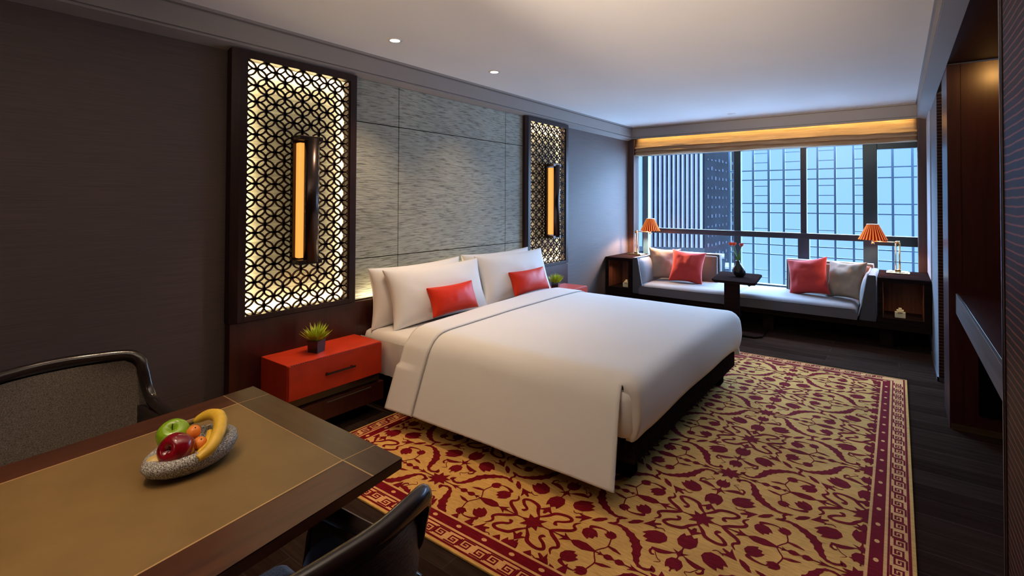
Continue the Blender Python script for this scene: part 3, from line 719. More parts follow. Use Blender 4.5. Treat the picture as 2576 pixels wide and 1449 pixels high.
def blob(cx, cy, a, l, w_, kind='tulip'):
    """flower head pointing along angle a"""
    if kind == 'tulip': out = [(-0.5, 0), (-0.42, 0.30), (-0.1, 0.5), (0.22, 0.46), (0.5, 0.34), (0.36, 0.2), (0.54, 0.0), (0.36, -0.2), (0.5, -0.34), (0.22, -0.46), (-0.1, -0.5), (-0.42, -0.30)]
    elif kind == 'bud': out = [(-0.5, 0.12), (-0.3, 0.42), (0.05, 0.48), (0.3, 0.28), (0.62, 0.0), (0.3, -0.28), (0.05, -0.48), (-0.3, -0.42), (-0.5, -0.12)]
    elif kind == 'leaf': out = [(-0.5, 0), (-0.25, 0.35), (0.1, 0.42), (0.22, 0.25), (0.5, 0.0), (0.2, -0.3), (-0.1, -0.38), (-0.3, -0.2)]
    elif kind == 'arrow': out = [(-0.5, 0.08), (-0.1, 0.16), (-0.3, 0.6), (0.15, 0.26), (0.6, 0.0), (0.15, -0.26), (-0.3, -0.6), (-0.1, -0.16), (-0.5, -0.08)]
    elif kind == 'star':
        out = []
        for i in range(16): r = 0.5 if i % 2 == 0 else 0.27; out.append((r*math.cos(i*PI/8), r*math.sin(i*PI/8)))
    ca, sa = math.cos(a), math.sin(a)
    fan((cx, cy), [(cx+ca*p*l-sa*q*w_, cy+sa*p*l+ca*q*w_) for p, q in out])
def ang(p, q): return math.atan2(q[1]-p[1], q[0]-p[0])
# big S-shaped acanthus leaf and its hooked link
stroke([(0.452, 0.052), (0.470, 0.085), (0.462, 0.118), (0.422, 0.142), (0.365, 0.164), (0.325, 0.196), (0.290, 0.245), (0.276, 0.285), (0.283, 0.318)], [0.008, 0.006, 0.007, 0.014, 0.019, 0.018, 0.012, 0.007, 0.006], 4, True)
blob(0.450, 0.058, 2.6, 0.035, 0.022, 'bud')
blob(0.283, 0.322, 1.2, 0.045, 0.022, 'leaf')
stroke([(0.283, 0.318), (0.262, 0.305), (0.2488, 0.308)], [0.008, 0.007, 0.007], 3)
# tentacles round the plain star
stroke([(0.050, 0.0), (0.085, 0.030), (0.116, 0.048), (0.130, 0.078), (0.134, 0.115), (0.119, 0.137), (0.092, 0.118), (0.070, 0.085), (0.052, 0.088), (0.049, 0.102)], [0.004, 0.009, 0.010, 0.009, 0.008, 0.009, 0.008, 0.007, 0.010, 0.003], 5)
stroke([(0.0, 0.093), (0.022, 0.122), (0.052, 0.168), (0.075, 0.181), (0.090, 0.166), (0.108, 0.164), (0.130, 0.180)], [0.006, 0.010, 0.009, 0.008, 0.007, 0.006, 0.002], 5)
# u axis: little flower, tulip, node, tulip
blob(0.115, 0.0, 0, 0.055, 0.075, 'arrow'); blob(0.200, 0.0, PI, 0.10, 0.085, 'tulip'); stroke([(0.24, 0), (0.275, 0.0)], [0.003, 0.004], 2)
blob(0.292, 0.0, 0, 0.045, 0.06, 'arrow'); blob(0.368, 0.0, 0, 0.075, 0.07, 'tulip'); stroke([(0.30, 0), (0.42, 0)], [0.003, 0.003], 2)
# v axis: stem, arrow, long bulb, chain of small buds
stroke([(0, 0.04), (0, 0.62-0.04)], [0.0035, 0.003], 12)
blob(0, 0.172, PI/2, 0.055, 0.05, 'arrow'); blob(0, 0.265, PI/2, 0.115, 0.050, 'bud'); blob(0, 0.385, PI/2, 0.045, 0.034, 'bud'); blob(0, 0.436, PI/2, 0.042, 0.036, 'bud'); blob(0, 0.492, PI/2, 0.06, 0.030, 'arrow'); blob(0, 0.345, PI/2, 0.030, 0.026, 'arrow')
# big tulip with leaf and tendril
blob(0.252, 0.125, 1.0, 0.105, 0.088, 'tulip')
stroke([(0.20, 0.150), (0.188, 0.140), (0.180, 0.118), (0.192, 0.104)], [0.002, 0.0025, 0.0025, 0.002], 4)
stroke([(0.292, 0.0), (0.305, 0.025), (0.318, 0.047), (0.330, 0.080), (0.326, 0.113)], [0.002, 0.003, 0.010, 0.014, 0.004], 4)
stroke([(0.326, 0.105), (0.350, 0.110), (0.366, 0.098), (0.362, 0.085)], [0.003, 0.006, 0.005, 0.002], 4)
stroke([(0.345, 0.09), (0.376, 0.069), (0.389, 0.050), (0.407, 0.072)], [0.002, 0.002, 0.002, 0.001], 5)
# toothed ornament and rod
blob(0.172, 0.168, 1.0, 0.075, 0.06, 'arrow'); stroke([(0.184, 0.212), (0.205, 0.236), (0.232, 0.262)], [0.004, 0.013, 0.006], 4)
blob(0.205, 0.238, 0.82, 0.085, 0.032, 'leaf')
# looping vine with tulip and bud
blob(0.092, 0.246, 2.3, 0.075, 0.070, 'tulip')
stroke([(0.118, 0.236), (0.136, 0.232), (0.150, 0.262), (0.152, 0.300), (0.132, 0.333), (0.100, 0.345), (0.060, 0.352), (0.030, 0.335), (0.0, 0.318)], [0.002, 0.011, 0.006, 0.003, 0.003, 0.003, 0.003, 0.003, 0.003], 5)
blob(0.134, 0.330, -1.2, 0.052, 0.050, 'tulip')
stroke([(0.062, 0.352), (0.056, 0.385), (0.046, 0.42)], [0.004, 0.009, 0.001], 4)
half = [list(s) for s in SH]
QU, QV = 0.4975, 0.6165
full_q = half+[[(QU-x, QV-y) for x, y in s] for s in half]
SH = []
stars = []
FX0, FX1, FY0, FY1 = RX0+0.175, RX1-0.175, RY0+0.175, RY1-0.175
AX, AY = 2.437, 0.7475
CNT = [0]
def put(u, v, q, su, sv, ox, oy):
    CNT[0] += 1
    pts = [(ox+su*x, oy+sv*y) for x, y in q]
    if max(p[0] for p in pts) < FX0 or min(p[0] for p in pts) > FX1 or max(p[1] for p in pts) < FY0 or min(p[1] for p in pts) > FY1: return
    poly(rug2, pts, 1, RZ+0.0006+0.00002*(CNT[0] % 37))
for i in range(-2, 5):
    for j in range(-2, 4):
        ox, oy = AX+i*2*QU, AY+j*2*QV
        if ox < RX0-1.1 or ox > RX1+1.1 or oy < RY0-1.3 or oy > RY1+1.3: continue
        for su in (-1, 1):
            for sv in (-1, 1):
                for q in full_q: put(0, 0, q, su, sv, ox, oy)
for i in range(-2, 8):
    for j in range(-2, 6):
        ox, oy = AX+i*QU, AY+j*QV
        SH = []; blob(ox, oy, 0.0 if (i+j) % 2 == 0 else PI/8, 0.125, 0.135, 'star')
        for q in SH:
            if min(p[0] for p in q) > RX0 and max(p[0] for p in q) < RX1: poly(rug2, q, 1, RZ+0.0015)
for co, no in (((FX0, 0, 0), (-1, 0, 0)), ((FX1, 0, 0), (1, 0, 0)), ((0, FY0, 0), (0, -1, 0)), ((0, FY1, 0), (0, 1, 0))):
    bmesh.ops.bisect_plane(rug2, geom=rug2.verts[:]+rug2.edges[:]+rug2.faces[:], plane_co=co, plane_no=no, clear_outer=True)
# borders: each side as strips in (t along, d from the outer edge)
bord = newbm()
def side_map(side):
    if side == 'y0': return (lambda t, d: (RX0+t, RY0+d)), RX1-RX0
    if side == 'y1': return (lambda t, d: (RX1-t, RY1-d)), RX1-RX0
    if side == 'x0': return (lambda t, d: (RX0+d, RY1-t)), RY1-RY0
    return (lambda t, d: (RX1-d, RY0+t)), RY1-RY0
def strip(fn, t0, t1, d0, d1, mi, z=RZ+0.0007):
    poly(bord, [fn(t0, d0), fn(t1, d0), fn(t1, d1), fn(t0, d1)], mi, z)
for s in ('y0', 'y1', 'x0', 'x1'):
    fn, L = side_map(s)
    def tr(d0, d1, mi, z): poly(bord, [fn(d0, d0), fn(L-d0, d0), fn(L-d1, d1), fn(d1, d1)], mi, z)
    tr(0.016, 0.027, 1, RZ+0.0007)                      # thin red line
    tr(0.028, 0.098, 2, RZ+0.0005)                      # ground of the key pattern
    tr(0.091, 0.099, 1, RZ+0.0007)
    tr(0.1065, 0.1115, 1, RZ+0.0007) if False else None
    tr(0.0995, 0.1105, 2, RZ+0.0008); tr(0.1635, 0.1735, 2, RZ+0.0008)
    tr(0.112, 0.162, 1, RZ+0.0007)                      # red band with dots
    n = int(round((L-0.36)/0.145)); u = (L-0.30)/n
    for k in range(n):
        tc = 0.15+(k+0.5)*u
        # one unit of the running key: an S of squared spirals
        a = 0.028+0.005; bb = 0.091-0.005; h = bb-a; wL = 0.0040
        def bar(t0, d0, t1, d1):
            CNT[0] += 1; strip(fn, min(t0, t1)-wL, max(t0, t1)+wL, min(d0, d1)-wL, max(d0, d1)+wL, 1, RZ+0.0007+0.00002*(CNT[0] % 23))
        P = [(-0.098, 0.0), (-0.012, 0.0), (-0.012, 0.78), (-0.078, 0.78), (-0.078, 0.26), (-0.036, 0.26), (-0.036, 0.50), (-0.056, 0.50)]
        for sg in (1, -1):
            Q = [(tc+sg*p*0.70, (a+h*q) if sg == 1 else (bb-h*q)) for p, q in P]
            for i in range(len(Q)-1): bar(Q[i][0], Q[i][1], Q[i+1][0], Q[i+1][1])
        bar(tc-0.0, a+h*0.12, tc+0.0, bb-h*0.12)
        # dot
        for tt in (0.15+k*u,):
            pts = [fn(tt+0.014*math.cos(q*PI/5), 0.137+0.010*math.sin(q*PI/5)) for q in range(10)]
            poly(bord, pts, 2, RZ+0.0010)
    # pointed red fringe of half flowers inside the field edge
    m_ = int(round((L-0.36)/0.083))
    for k in range(m_):
        tt = 0.18+(k+0.5)*(L-0.36)/m_; hh = 0.055 if k % 3 == 0 else 0.03
        poly(bord, [fn(tt-0.022, 0.1755), fn(tt+0.022, 0.1755), fn(tt+0.012, 0.176+hh*0.5), fn(tt, 0.176+hh), fn(tt-0.012, 0.176+hh*0.5)], 1, RZ+0.0017)
me1 = bpy.data.meshes.new('a')
for src in (rug2, bord):
    bmesh.ops.recalc_face_normals(src, faces=src.faces)
    for f in src.faces:
        if f.normal.z < 0: f.normal_flip()
    src.to_mesh(me1); mi0 = [f.material_index for f in src.faces]; bm.from_mesh(me1); src.free()
o = obj('patterned_rug', bm, [M_GOLD, M_RED, M_PINK], recalc=False); tag(o, 'large gold wool rug with crimson flowers and key border under the bed', 'rug')

# ------------------------------------------------------------------ dining table
def leather():
    m = N('olive_leather'); f = m.noise(3.2, 5, (1, 1, 1), 0.6)
    m.l(m.ramp(f, [(0.3, (0.165, 0.095, 0.030, 1)), (0.7, (0.235, 0.145, 0.050, 1))]), m.b.inputs['Base Color']); m.set(Roughness=0.42); m.bump(m.noise(190, 2), 0.15, 0.0006); return m.m
M_LEATH = leather()
M_TWOOD = wood('table_wood', lin(52, 26, 16), lin(84, 46, 26), 0.33, axis=0, scale=2.0)
M_TWOOD2 = wood('table_wood_end', lin(60, 40, 24), lin(80, 56, 34), 0.33, axis=1, scale=2.0)
M_INLAY = plain('pale_inlay', lin(196, 160, 112), 0.35, 0.3, var=0.03)
TZ = 0.75
T1, T2 = Vector((1.006, 2.086)), Vector((0.990, 1.163))
S1, S2 = T1+Vector((-0.725, -0.065)).normalized()*1.85, T2+Vector((-0.531, -0.067)).normalized()*1.85
tab = thing('dining_table', 'dark wood dining table with olive leather top and pale inlay', 'table', (0.1, 1.5, 0))
def quadbox(pts, z0, z1, bev=0.0):
    b = newbm(); prism(b, [(p.x, p.y) for p in pts], 'z', z0, z1)
    if bev: bmesh.ops.bevel(b, geom=b.edges[:], offset=bev, segments=2, affect='EDGES')
    return b
I1, I2 = Vector((0.887, 1.954)), Vector((0.878, 1.289))
J1, J2 = I1+(S1-T1)*0.93, I2+(S2-T2)*0.93
def lerp(a, b_, t): return a+(b_-a)*t
EF, EN = lerp(T1, T2, 0.143), lerp(T1, T2, 0.863)            # where the long lines meet the end edge
LF, LN = T1+(S1-T1).normalized()*0.118, T2+(S2-T2).normalized()*0.113
obj('table_board', quadbox([T1, T2, S2, S1], TZ-0.031, TZ-0.0015, 0.002), M_TWOOD, tab)
z0, z1 = TZ-0.0016, TZ
obj('end_border', quadbox([EF, EN, I2, I1], z0, z1), M_TWOOD2, tab)
obj('corner_block', quadbox([T1, EF, I1, LF], z0, z1), M_TWOOD2, tab)
obj('corner_block', quadbox([EN, T2, LN, I2], z0, z1), M_TWOOD2, tab)
obj('long_border', quadbox([LF, I1, J1, S1], z0, z1), M_TWOOD, tab)
obj('long_border', quadbox([I2, LN, S2, J2], z0, z1), M_TWOOD, tab)
obj('leather_inset', quadbox([I1, I2, J2, J1], z0, z1), M_LEATH, tab)
def line(a, b_, w_=0.0016):
    d = (b_-a).normalized(); n = Vector((-d.y, d.x))*w_
    return quadbox([a+n, b_+n, b_-n, a-n], TZ-0.001, TZ+0.0004)
bm = newbm()
tmp = bpy.data.meshes.new('t')
for a, b_, w_ in ((I1, J1, .0024), (I2, J2, .0024), (I1, I2, .0011), (I1, EF, .0012), (I1, LF, .0012), (I2, EN, .0012), (I2, LN, .0020)):
    q = line(a, b_, w_); q.to_mesh(tmp); bm.from_mesh(tmp); q.free()
obj('inlay_lines', bm, M_INLAY, tab)
for x in (0.42, -0.55):
    b = newbm(); box(b, x-0.04, x+0.04, 1.28, 1.88, 0.03, TZ-0.031, 0.006); obj('leg', b, M_TWOOD, tab)
    b = newbm(); box(b, x-0.14, x+0.14, 1.22, 1.92, 0.0, 0.03, 0.006); obj('foot_plate', b, M_TWOOD, tab)

# ------------------------------------------------------------------ dining chairs
M_CHW = plain('espresso_lacquer', (0.018, 0.012, 0.011, 1), 0.16, var=0.1)
def tweed(name, c1, c2):
    m = N(name); f = m.noise(330, 2, (1, 1, 1)); g_ = m.noise(120, 2, (1, 1, 0.4))
    m.l(m.ramp(f, [(0.35, c1), (0.65, c2)]), m.b.inputs['Base Color']); m.set(Roughness=0.9); m.bump(g_, 0.5, 0.0015); return m.m
M_TWEED = tweed('brown_tweed', (0.055, 0.042, 0.032, 1), (0.17, 0.135, 0.10, 1))
M_TWEED2 = tweed('grey_tweed_seat', (0.13, 0.13, 0.15, 1), (0.34, 0.34, 0.38, 1))
M_CANE = plain('dark_woven_back', (0.015, 0.010, 0.009, 1), 0.5, var=0.5, ns=30, sc3=(1, 1, 8), bump=0.8, bscale=40, bdist=0.004)
def chair(loc, rz, label):
    """local: +y is where the sitter looks"""
    t = thing('dining_armchair', label, 'chair', loc, rz, 'dark framed armchairs at the dining table')
    ZA, ZTp = 0.648, 0.850
    # back frame: up one side, across, down the other, then forward into the arms
    half = [(0.245, 0.30, 0.625), (0.268, 0.20, 0.648), (0.282, 0.03, 0.648), (0.286, -0.09, 0.658), (0.282, -0.148, 0.70), (0.274, -0.178, 0.775), (0.264, -0.200, 0.824), (0.226, -0.226, 0.846), (0.10, -0.262, 0.853), (0.0, -0.270, 0.856)]
    b = newbm(); tube(b, half+[(-x, y, z) for x, y, z in half[::-1][1:]], 0.0205, 12, 5, flat=1.25); obj('curved_rail', b, M_CHW, t, world=False)
    def backf(side):
        def fn(u, v):
            x = (u-0.5)*2; z = 0.44+(ZTp-0.455)*v
            wx = 0.286-0.03*max(0, v-0.55)/0.45
            if v > 0.8: wx *= math.sqrt(max(0.01, 1-((v-0.8)/0.2)**2*0.30))
            y = -0.205-0.062*v+0.075*(abs(x)**2.2)
            th = 0.028*(1-abs(x)**6)
            return (x*wx, y+side*th*0.5, z)
        return fn
    b = newbm(); grid(b, backf(1), 20, 16); obj('back_upholstery', b, M_TWEED, t, world=False)
    b = newbm(); grid(b, backf(-1), 20, 16); obj('back_shell', b, M_CANE, t, world=False)
    for s in (-1, 1):                      # solid arm panels under the rail
        b = newbm()
        fr = [(0.19, -0.19), (0.265, -0.12)]
        def arm(u, v, s=s):
            y = -0.19+0.475*u; z0_ = 0.40; z1_ = ZA-0.005-0.25*max(0, (u-0.86)/0.14)**2
            x = 0.262+0.008*math.sin(u*PI)-0.012*(1-v)
            return (s*x, y, z0_+(z1_-z0_)*v)
        grid(b, arm, 16, 8); a_ = obj('arm_panel', b, M_CHW, t, world=False); mod(a_, 'SOLIDIFY', thickness=0.022, offset=0)
    b = newbm(); box(b, -0.24, 0.24, -0.20, 0.35, 0.395, 0.478, 0.03)
    for f in b.faces: f.smooth = True
    obj('seat', b, M_TWEED2, t, world=False)
    b = newbm(); box(b, -0.245, 0.245, -0.20, 0.335, 0.355, 0.395, 0.006); obj('seat_frame', b, M_CHW, t, world=False)
    for sx, sy in ((1, 1), (-1, 1), (1, -1), (-1, -1)):
        b = newbm(); cyl(b, (sx*0.225, sy*0.235 if sy > 0 else -0.17, 0.36), (sx*0.235, 0.255 if sy > 0 else -0.235, 0.0), 0.020, 0.013, 14); obj('leg', b, M_CHW, t, world=False)
    return t
c1 = chair((0.508, 2.36, 0), PI+0.04, 'brown tweed armchair against the wall on the far side of the table')
c2 = dup(c1, (0.538, 1.070, 0), 0.0, 'dark armchair tucked under the near edge of the table')

# ------------------------------------------------------------------ fruit bowl
def granite():
    m = N('speckled_granite'); f = m.noise(330, 2); g_ = m.noise(60, 3)
    m.l(m.ramp(f, [(0.36, (0.06, 0.055, 0.05, 1)), (0.5, (0.26, 0.245, 0.225, 1)), (0.66, (0.62, 0.60, 0.56, 1))]), m.b.inputs['Base Color']); m.set(Roughness=0.6); m.bump(f, 0.3, 0.0008); return m.m
BX, BY = 0.602, 1.600
bowl_prof = [(0.0, 0.004), (0.060, 0.004), (0.092, 0.010), (0.116, 0.024), (0.127, 0.044), (0.122, 0.060), (0.108, 0.068), (0.098, 0.066), (0.092, 0.058), (0.080, 0.036), (0.055, 0.024), (0.0, 0.022)]
b = newbm(); lathe(b, bowl_prof, seg=48, sx=1.0, sy=0.70)
for v in b.verts: 
    v.co.z += max(0, (v.co.z-0.02))*(0.16*v.co.x/0.12)+0.0
    v.co.y *= 1+0.10*v.co.x/0.12
b.transform(Matrix.Translation((BX, BY, TZ)) @ Matrix.Rotation(0.28, 4, 'Z'))
o = obj('stone_bowl', b, granite()); tag(o, 'oval speckled grey stone fruit bowl on the dining table', 'bowl')
def apple(name, loc, r, mat, label, rot, group=None, sq=1.0):
    loc = (loc[0]-0.036, loc[1]-0.028, loc[2])
    t = thing(name, label, 'apple', loc)
    pr = [(0.0, -0.80), (0.22, -0.90), (0.45, -0.88), (0.78, -0.60), (0.97, -0.12), (1.0, 0.22), (0.88, 0.62), (0.62, 0.86), (0.35, 0.90), (0.14, 0.76), (0.0, 0.60)]
    R_ = Matrix.Rotation(rot[0], 4, 'X') @ Matrix.Rotation(rot[1], 4, 'Y') @ Matrix.Rotation(rot[2], 4, 'Z')
    b = newbm(); lathe(b, [(a*r, z*r*sq) for a, z in pr], seg=28)
    for v in b.verts:
        a = math.atan2(v.co.y, v.co.x); k = 1+0.028*math.cos(5*a)*(1 if v.co.z < 0 else 0.5); v.co.x *= k; v.co.y *= k
    b.transform(R_); s = obj('flesh', b, mat, t, world=False); mod(s, 'SUBSURF', levels=1, render_levels=2)
    b = newbm(); tube(b, [(0, 0, r*0.6), (0.001, 0, r*0.85), (0.004, 0.001, r*1.1)], 0.0013, 6, 3); b.transform(R_); obj('stalk', b, M_SOIL, t, world=False)
    return t
M_GAPP = plain('green_apple_skin', lin(128, 168, 22), 0.25, var=0.18, ns=30, Coat_Weight=0.4)
M_RAPP = plain('red_apple_skin', lin(128, 6, 22), 0.16, var=0.35, ns=24, Coat_Weight=0.6)
apple('green_apple', (0.616, 1.690, TZ+0.077), 0.043, M_GAPP, 'shiny green apple at the back of the stone bowl', (0.5, -0.3, 0))
apple('red_apple', (0.597, 1.605, TZ+0.070), 0.044, M_RAPP, 'dark red apple at the front of the stone bowl', (0.9, -0.9, 0.2), sq=1.12)
M_TANG = plain('tangerine_skin', lin(232, 136, 50), 0.45, var=0.08, ns=30, bump=0.3, bscale=300, bdist=0.0006)
def tang(loc, r, label):
    loc = (loc[0]-0.036, loc[1]-0.028, loc[2])
    t = thing('kumquat', label, 'fruit', loc, group='small orange kumquats in the bowl')
    b = newbm(); lathe(b, [(0, -r), (r*.5, -r*.87), (r*.87, -r*.5), (r, 0), (r*.87, r*.5), (r*.5, r*.86), (r*.12, r*.97), (0, r*.9)], seg=20); b.transform(Matrix.Rotation(0.6, 4, 'X')); obj('skin', b, M_TANG, t, world=False)
    b = newbm(); cyl(b, (0, -r*0.52, r*.78), (0, -r*0.57, r*.86), 0.0018, seg=8); obj('stalk_end', b, M_SOIL, t, world=False)
tang((0.648, 1.639, TZ+0.089), 0.0185, 'upper small orange kumquat touching the green apple')
tang((0.650, 1.603, TZ+0.066), 0.0185, 'lower small orange kumquat between red apple and banana')
def banana(pts, label, r=0.0185):
    pts = [(a-0.036, b_-0.028, c_) for a, b_, c_ in pts]
    t = thing('banana', label, 'banana', pts[2])
    b = newbm(); T_ = Vector(pts[2]); P = [Vector(p)-T_ for p in pts]
    tube(b, P, lambda s: r*(0.30+0.70*math.sin(min(1, max(0.03, s*1.03))*PI)**0.42), 8, 6)
    me = obj('skin', b, M_BAN, t, world=False)
    b = newbm(); tube(b, [P[-1], P[-1]+(P[-1]-P[-2]).normalized()*0.016], 0.0045, 8, 1); obj('stem_end', b, plain('banana_tip', lin(92, 72, 20), 0.7), t, world=False)
M_BAN = plain('banana_skin', lin(226, 184, 58), 0.4, var=0.14, ns=30)
banana([(0.622, 1.545, TZ+0.052), (0.660, 1.556, TZ+0.066), (0.696, 1.590, TZ+0.092), (0.712, 1.632, TZ+0.112), (0.700, 1.672, TZ+0.112), (0.672, 1.700, TZ+0.094)], 'ripe banana curved over the window side of the stone bowl')
banana([(0.626, 1.572, TZ+0.046), (0.655, 1.585, TZ+0.052), (0.680, 1.612, TZ+0.066), (0.690, 1.640, TZ+0.078)], 'second shorter banana behind the orange kumquats in the bowl', 0.014)
b = newbm(); lathe(b, [(0, -0.018), (0.02, -0.012), (0.028, 0), (0.022, 0.010), (0, 0.014)], seg=20, sy=0.8); b.transform(Matrix.Translation((0.517, 1.592, TZ+0.052)))
o = obj('pale_fruit', b, plain('pale_yellow_skin', lin(206, 178, 110), 0.5, var=0.08, ns=20)); tag(o, 'pale yellow fruit lying at the left end of the stone bowl', 'fruit')
# ------------------------------------------------------------------ window bench
def velvet(name, c, ns=3):
    m = N(name); f = m.noise(ns, 3); m.l(m.ramp(f, [(0.3, tuple(v*0.85 for v in c[:3])+(1,)), (0.7, c)]), m.b.inputs['Base Color']); m.set(Roughness=0.75, Sheen_Weight=0.5, Sheen_Roughness=0.4); m.bump(m.noise(200, 2), 0.1, 0.0008); return m.m
M_SEAT = velvet('grey_velvet', (0.145, 0.135, 0.14, 1)); M_ARM = velvet('charcoal_felt', (0.075, 0.07, 0.075, 1)); M_PIPE = plain('silver_piping', (0.48, 0.50, 0.54, 1), 0.5)
M_BROWNL = velvet('brown_suede', (0.17, 0.11, 0.09, 1))
ben = thing('window_bench', 'long dark wood window bench carrying the grey seats', 'bench', (6.9, 1.5, 0))
b = newbm(); box(b, 6.46, 7.38, -0.262, 3.30, 0.190, 0.252, 0.003); obj('bench_board', b, M_DARKWY, ben)
for y in (0.045, 1.17, 2.30, 3.12):
    b = newbm(); box(b, 6.53, 6.60, y, y+0.115, 0, 0.19, 0.002); obj('leg', b, M_DARKWY, ben)
b = newbm(); box(b, 7.30, 7.34, -0.25, 3.29, 0, 0.19); obj('back_rail', b, M_BLACK, ben)

def soft(bm, x0, x1, y0, y1, z0, z1, bev, seg=4):
    r = bmesh.ops.create_cube(bm, size=1); vs = r['verts']
    bmesh.ops.scale(bm, vec=(x1-x0, y1-y0, z1-z0), verts=vs); bmesh.ops.translate(bm, vec=((x0+x1)/2, (y0+y1)/2, (z0+z1)/2), verts=vs)
    es = list(set(e for v in vs for e in v.link_edges)); bmesh.ops.bevel(bm, geom=es, offset=bev, segments=seg, affect='EDGES', profile=0.5)
    for f in bm.faces: f.smooth = True
so = thing('window_sofa', 'grey velvet two-ended daybed seat below the window', 'sofa', (6.9, 1.6, 0.252))
def seatc(y0, y1):
    bm = newbm(); nx, ny = 14, 30; 
    def top(u, v):
        x = 6.425+(7.36-6.425)*u; y = y0+(y1-y0)*v
        e = min(u, 1-u)*0.935; e2 = min(v, 1-v)*(y1-y0); r = 0.045
        d = max(0, 1-e/r)**2*0.030+max(0, 1-e2/r)**2*0.030
        return (x, y, 0.385+0.020*math.sin(min(1, u)*PI)**0.5*math.sin(v*PI)**0.3-d)
    V = grid(bm, top, nx, ny)
    per = [V[i][0] for i in range(nx+1)]+[V[nx][j] for j in range(1, ny+1)]+[V[i][ny] for i in range(nx-1, -1, -1)]+[V[0][j] for j in range(ny-1, 0, -1)]
    lo = [bm.verts.new((v.co.x, v.co.y, 0.256)) for v in per]
    n = len(per)
    for i in range(n): bm.faces.new((per[i], per[(i+1) % n], lo[(i+1) % n], lo[i]))
    bm.faces.new(lo); return bm
obj('seat_cushion', seatc(1.60, 2.80), M_SEAT, so); obj('seat_cushion', seatc(0.352, 1.597), M_SEAT, so)
# piping along the front edges
for y0, y1 in ((1.60, 2.80), (0.352, 1.597)):
    b = newbm(); tube(b, [(6.424, y0+0.01, 0.363), (6.424, y1-0.01, 0.363)], 0.004, 6, 1); obj('piping', b, M_SEAT, so)
# end arms: upright block with sloped padded inner face
def arm(yo, yi, name='end_arm'):
    s = 1 if yi > yo else -1
    top_i = yo+s*0.070; bot_i = yo+s*0.150
    b = newbm(); prism(b, [(yo, 0.255), (bot_i, 0.255), (top_i, 0.735), (yo, 0.735)], 'x', 6.45, 7.20); bmesh.ops.bevel(b, geom=b.edges[:], offset=0.006, segments=2, affect='EDGES'); a = obj(name, b, M_ARM, so)
    b = newbm()
    def pad(u, v):
        x = 6.475+0.66*u; zz = 0.392+(0.725-0.392)*v; yy = bot_i+(top_i-bot_i)*((zz-0.255)/0.48)
        puff = 0.050*(math.sin(u*PI)**0.35)*(math.sin(max(0.02, v)*PI)**0.35)
        return (x, yy+s*puff, zz)
    grid(b, pad, 12, 12); obj('arm_padding', b, M_SEAT, a)
    b = newbm(); tube(b, [(6.449, top_i+s*0.004, 0.735), (6.449, (top_i+bot_i)/2+s*0.006, 0.49), (6.449, bot_i+s*0.004, 0.30)], 0.0055, 6, 4); tube(b, [(6.449, top_i, 0.738), (7.19, top_i, 0.738)], 0.0055, 6, 1); obj('piping', b, M_PIPE, a)
arm(2.900, 2.80); arm(0.185, 0.352)
for y0, y1 in ((1.945, 2.86), (0.225, 1.135)):
    b = newbm(); soft(b, 7.17, 7.27, y0, y1, 0.255, 0.775, 0.012, 2); r_ = obj('seat_back', b, M_ARM, so)
    b = newbm(); soft(b, 7.115, 7.175, y0+0.025, y1-0.025, 0.38, 0.755, 0.022, 3); obj('back_padding', b, M_BROWNL, r_)
    b = newbm(); tube(b, [(7.172, y0+0.004, 0.30), (7.172, y0+0.004, 0.765), (7.172, y0+0.02, 0.777), (7.172, y1-0.02, 0.777), (7.172, y1-0.004, 0.765), (7.172, y1-0.004, 0.30)], 0.005, 6, 1); obj('piping', b, M_PIPE, r_)
    b = newbm(); box(b, 7.17, 7.272, y0+0.002, y1-0.002, 0.772, 0.7795); obj('top_band', b, M_PIPE, r_)

# cabinets at both ends
M_NICHE = wood('niche_veneer', lin(92, 50, 34), lin(140, 84, 56), 0.35, axis=2, scale=2.0)
def cabinet(y0, y1, label, open_edge):
    t = thing('bench_cabinet', label, 'cabinet', (6.85, (y0+y1)/2, 0.252), group='open-fronted cabinets at the ends of the window bench')
    x0, x1, z0, z1 = 6.455, 7.20, 0.253, 0.72
    b = newbm(); box(b, x0-0.006, x1, y0, y1, z1-0.045, z1, 0.003); obj('top', b, M_DARKWY, t)
    b = newbm(); box(b, x0, x1, y0, y1, z0, z0+0.055, 0.002); obj('bottom_board', b, M_DARKWY, t)
    for ya, yb in ((y0, y0+0.055), (y1-0.045, y1)):
        b = newbm(); box(b, x0, x1, ya, yb, z0+0.055, z1-0.045, 0.001); obj('side_panel', b, M_DARKWY, t)
    b = newbm(); box(b, x0+0.43, x0+0.45, y0+0.05, y1-0.04, z0+0.055, z1-0.045); obj('back_board', b, M_NICHE, t)
    b = newbm(); box(b, x0+0.004, x0+0.43, y0+0.055, y0+0.060, z0+0.056, z1-0.046); obj('niche_lining', b, M_NICHE, t)
    b = newbm(); box(b, x0+0.004, x0+0.43, y1-0.050, y1-0.045, z0+0.056, z1-0.046); obj('niche_lining', b, M_NICHE, t)
    lamp('niche_light', 'SPOT', (x0+0.035, (y0+y1)/2, z1-0.05), 2.2, WARM, spot_size=math.radians(130), spot_blend=0.8, shadow_soft_size=0.01)
    return t
cabinet(-0.262, 0.175, 'open dark wood cabinet at the right end of the window bench', 0)
cabinet(2.910, 3.305, 'open dark wood cabinet at the left end of the bench, by the headboard wall', 0)
M_IVORY = plain('ivory_stone', lin(232, 222, 178), 0.4, var=0.04)
